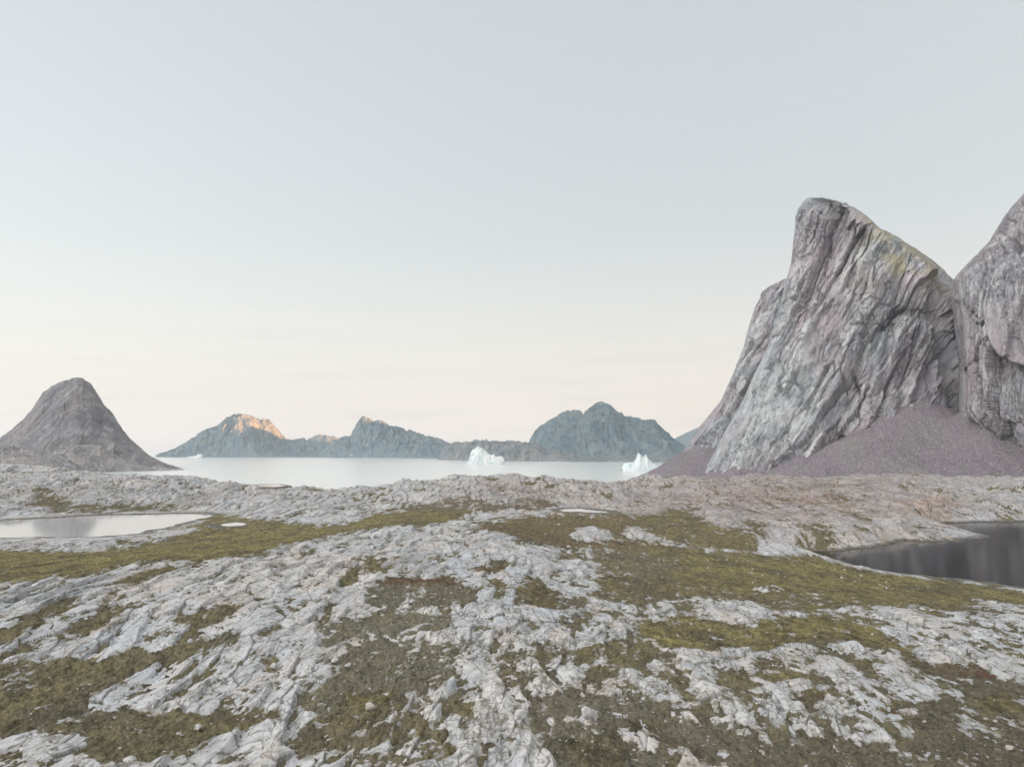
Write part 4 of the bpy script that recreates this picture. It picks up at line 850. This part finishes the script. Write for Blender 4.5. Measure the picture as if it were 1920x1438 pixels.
for px, py, wp, lab in [
 (627,1240,18,'angular pale boulder, the larger of a pair on the gravelly moss'),
 (650,1249,13,'squat pale boulder, the smaller of a pair on the gravelly moss'),
 (606,1200,12,'flat pale stone at the edge of the gravel flat beside a white rock ledge'),
 (493,1228,12,'pale stone lodged in a mossy notch of the grey outcrop'),
 (514,1251,16,'wide flat pinkish stone in the small mossy hollow behind the outcrop'),
 (460,1266,13,'pinkish stone leaning against the foot of the rounded outcrop'),
 (375,1365,16,'rounded white stone alone on the dark moss'),
 (218,1346,11,'white stone on the dark moss below the pale slab'),
 (335,1376,10,'flat whitish stone between the moss and the striped slab'),
 (240,1427,26,'rounded grey boulder at the lower edge of the dark moss'),
 (912,1393,20,'grey boulder on brown heath beside the pale rock tongue'),
 (952,1379,14,'buff stone on brown heath at the end of the rock tongue'),
 (696,1330,26,'dark boulder half sunk in bright moss'),
 (794,1235,9,'pale stone at the far end of the dark gravelly moss'),
 (806,1286,10,'small white stone at the lip of the rock beside the dark moss'),
 (752,1143,10,'pale stone in the dull moss basin behind the rock ledge'),
 (704,1120,14,'flat white stone at the side of the dull moss basin'),
 (1103,1345,34,'flat white boulder standing alone on the grey heath'),
 (980,1345,30,'low pale boulder on the edge of the grey heath'),
 (1395,1355,46,'big wedge shaped boulder with a pale upper edge'),
 (1408,1235,12,'pinkish stone perched on the pale slab beside the moss'),
 (1666,1231,14,'stone resting on the grey slab near the bright moss strip'),
 (1731,1142,12,'upright white stone beside the grey slab near the lake'),
 (1536,1136,9,'small white stone on the moss between two pale slabs'),
 (1227,1243,16,'yellowish stone at the tip of a rock rib'),
 (1665,1332,12,'reddish stone in a notch of the broken rock'),
 (1890,1404,16,'lone grey stone on the dark heath'),
 (170,1027,9,'white stone on the strip of rock by the long pond'),
 (1064,1028,12,'grey stone at the head of the green meadow'),
 (1045,985,8,'small grey stone on the russet heath')]:
    boulder(px, py, wp, lab, 'single boulders lying about the bare rock and moss')
def scatter(n_, poly, lo, hi, label, group):
    xs, ys = [p[0] for p in poly], [p[1] for p in poly]; c_ = 0
    while c_ < n_:
        px, py = rng.uniform(min(xs), max(xs)), rng.uniform(min(ys), max(ys))
        if not inside(np.array([px]), np.array([py]), poly)[0]: continue
        boulder(px, py, lo + (hi-lo)*rng.random()**3, label, group); c_ += 1
scatter(45, [(610,1215),(850,1200),(850,1260),(740,1320),(600,1320)], 3, 7, 'small pale stone strewn over the gravelly moss around the pair of boulders', 'stones on the gravelly moss')
scatter(40, [(0,1270),(220,1260),(500,1340),(300,1420),(0,1380)], 3, 8, 'small white stone strewn over the dark moss beside the striped slabs', 'stones on the dark moss')
scatter(45, [(1000,1300),(1240,1310),(1260,1438),(1040,1438)], 3, 9, 'small stone strewn over the grey heath round the flat white boulder', 'stones on the grey heath')
scatter(40, [(1060,1040),(1500,1050),(1800,1110),(1300,1095)], 3, 7, 'small pale stone lying in the green meadow beside the lake', 'stones in the meadow')
scatter(40, [(1200,1165),(1650,1170),(1800,1260),(1500,1210),(1240,1215)], 3, 7, 'small stone on the bright moss between the pale slabs', 'stones on the bright moss')
scatter(45, [(1500,1440),(1350,1410),(1900,1300),(1920,1438)], 3, 8, 'small stone strewn over the dark heath under the broken rock', 'stones on the dark heath')
scatter(60, [(1690,915),(1920,905),(1920,972),(1800,972),(1740,950)], 3, 9, 'angular grey block among the rubble between the scree and the lake', 'blocks at the foot of the scree')
scatter(35, [(600,1190),(870,1160),(880,1110),(700,1110)], 3, 6, 'small stone in the dull moss basin and gravel flat behind the ledge', 'stones in the gravel basin')

# ------------------------------------------------------------------ air
def haze(density):
    x, y0, y1, z0, z1 = 31000, -3600, 31000, -14, 640
    v = np.array([(a, b, c) for a in (-x, x) for b in (y0, y1) for c in (z0, z1)], float)
    f = np.array([(0,1,3,2),(4,6,7,5),(0,4,5,1),(2,3,7,6),(0,2,6,4),(1,5,7,3)])
    m = bpy.data.materials.new('air'); m.use_nodes = True; nt = m.node_tree; nt.nodes.clear()
    o_ = nt.nodes.new('ShaderNodeOutputMaterial'); p = nt.nodes.new('ShaderNodeVolumePrincipled')
    p.inputs['Color'].default_value = (.86, .94, 1, 1); p.inputs['Anisotropy'].default_value = .7; p.inputs['Density'].default_value = density
    nt.links.new(p.outputs[0], o_.inputs['Volume'])
    o = mesh_np('haze', v, f, m, False); tag(o, kind='stuff')
HAZE = 5e-5
if HAZE: haze(HAZE)

# ------------------------------------------------------------------ what each piece of the setting is
NAMES = {'terrain': ['pale grey ice-worn bedrock filling the near ground'], 'sea': ['still pale sea of the bay'],
 'lake_water': ['dark lake under the cliffs'],
 'pond_water': ['long pale pond behind the olive meadow', 'small oval pool beside the long pond', 'narrow bright pool at the head of the russet heath', 'thin pool on the rocky rim by the sea'],
 'hill': ['low bare rock rise in front of the rounded dome mountain', 'rounded knoll at the foot of the dome mountain', 'small sunlit hump behind the saddle of the island', 'low dark spit behind the pronged iceberg', 'pale ice cap on the far horizon'],
 'mountain': ['lone rounded dome mountain of purple grey rock', 'island mountain with an orange sunlit top', 'blue grey twin-topped mountain across the bay', 'low grey ridge behind the large iceberg', 'flat-backed shoulder mountain behind the high blue massif', 'high blue grey massif with a knobbly summit',
  'rock shoulder behind the great cliff', 'great leaning cliff of streaked grey and purple rock', 'steep purple grey cliff beyond the dark gully', 'unseen long range behind the cliffs, added to shade the bay']}
for nm, labels in NAMES.items():
    obs = sorted((o for o in C.collection.objects if o.name.split('.')[0] == nm and o.get('kind') == 'structure'), key=lambda o: o.name)
    for o, lb in zip(obs, labels): o['label'] = lb
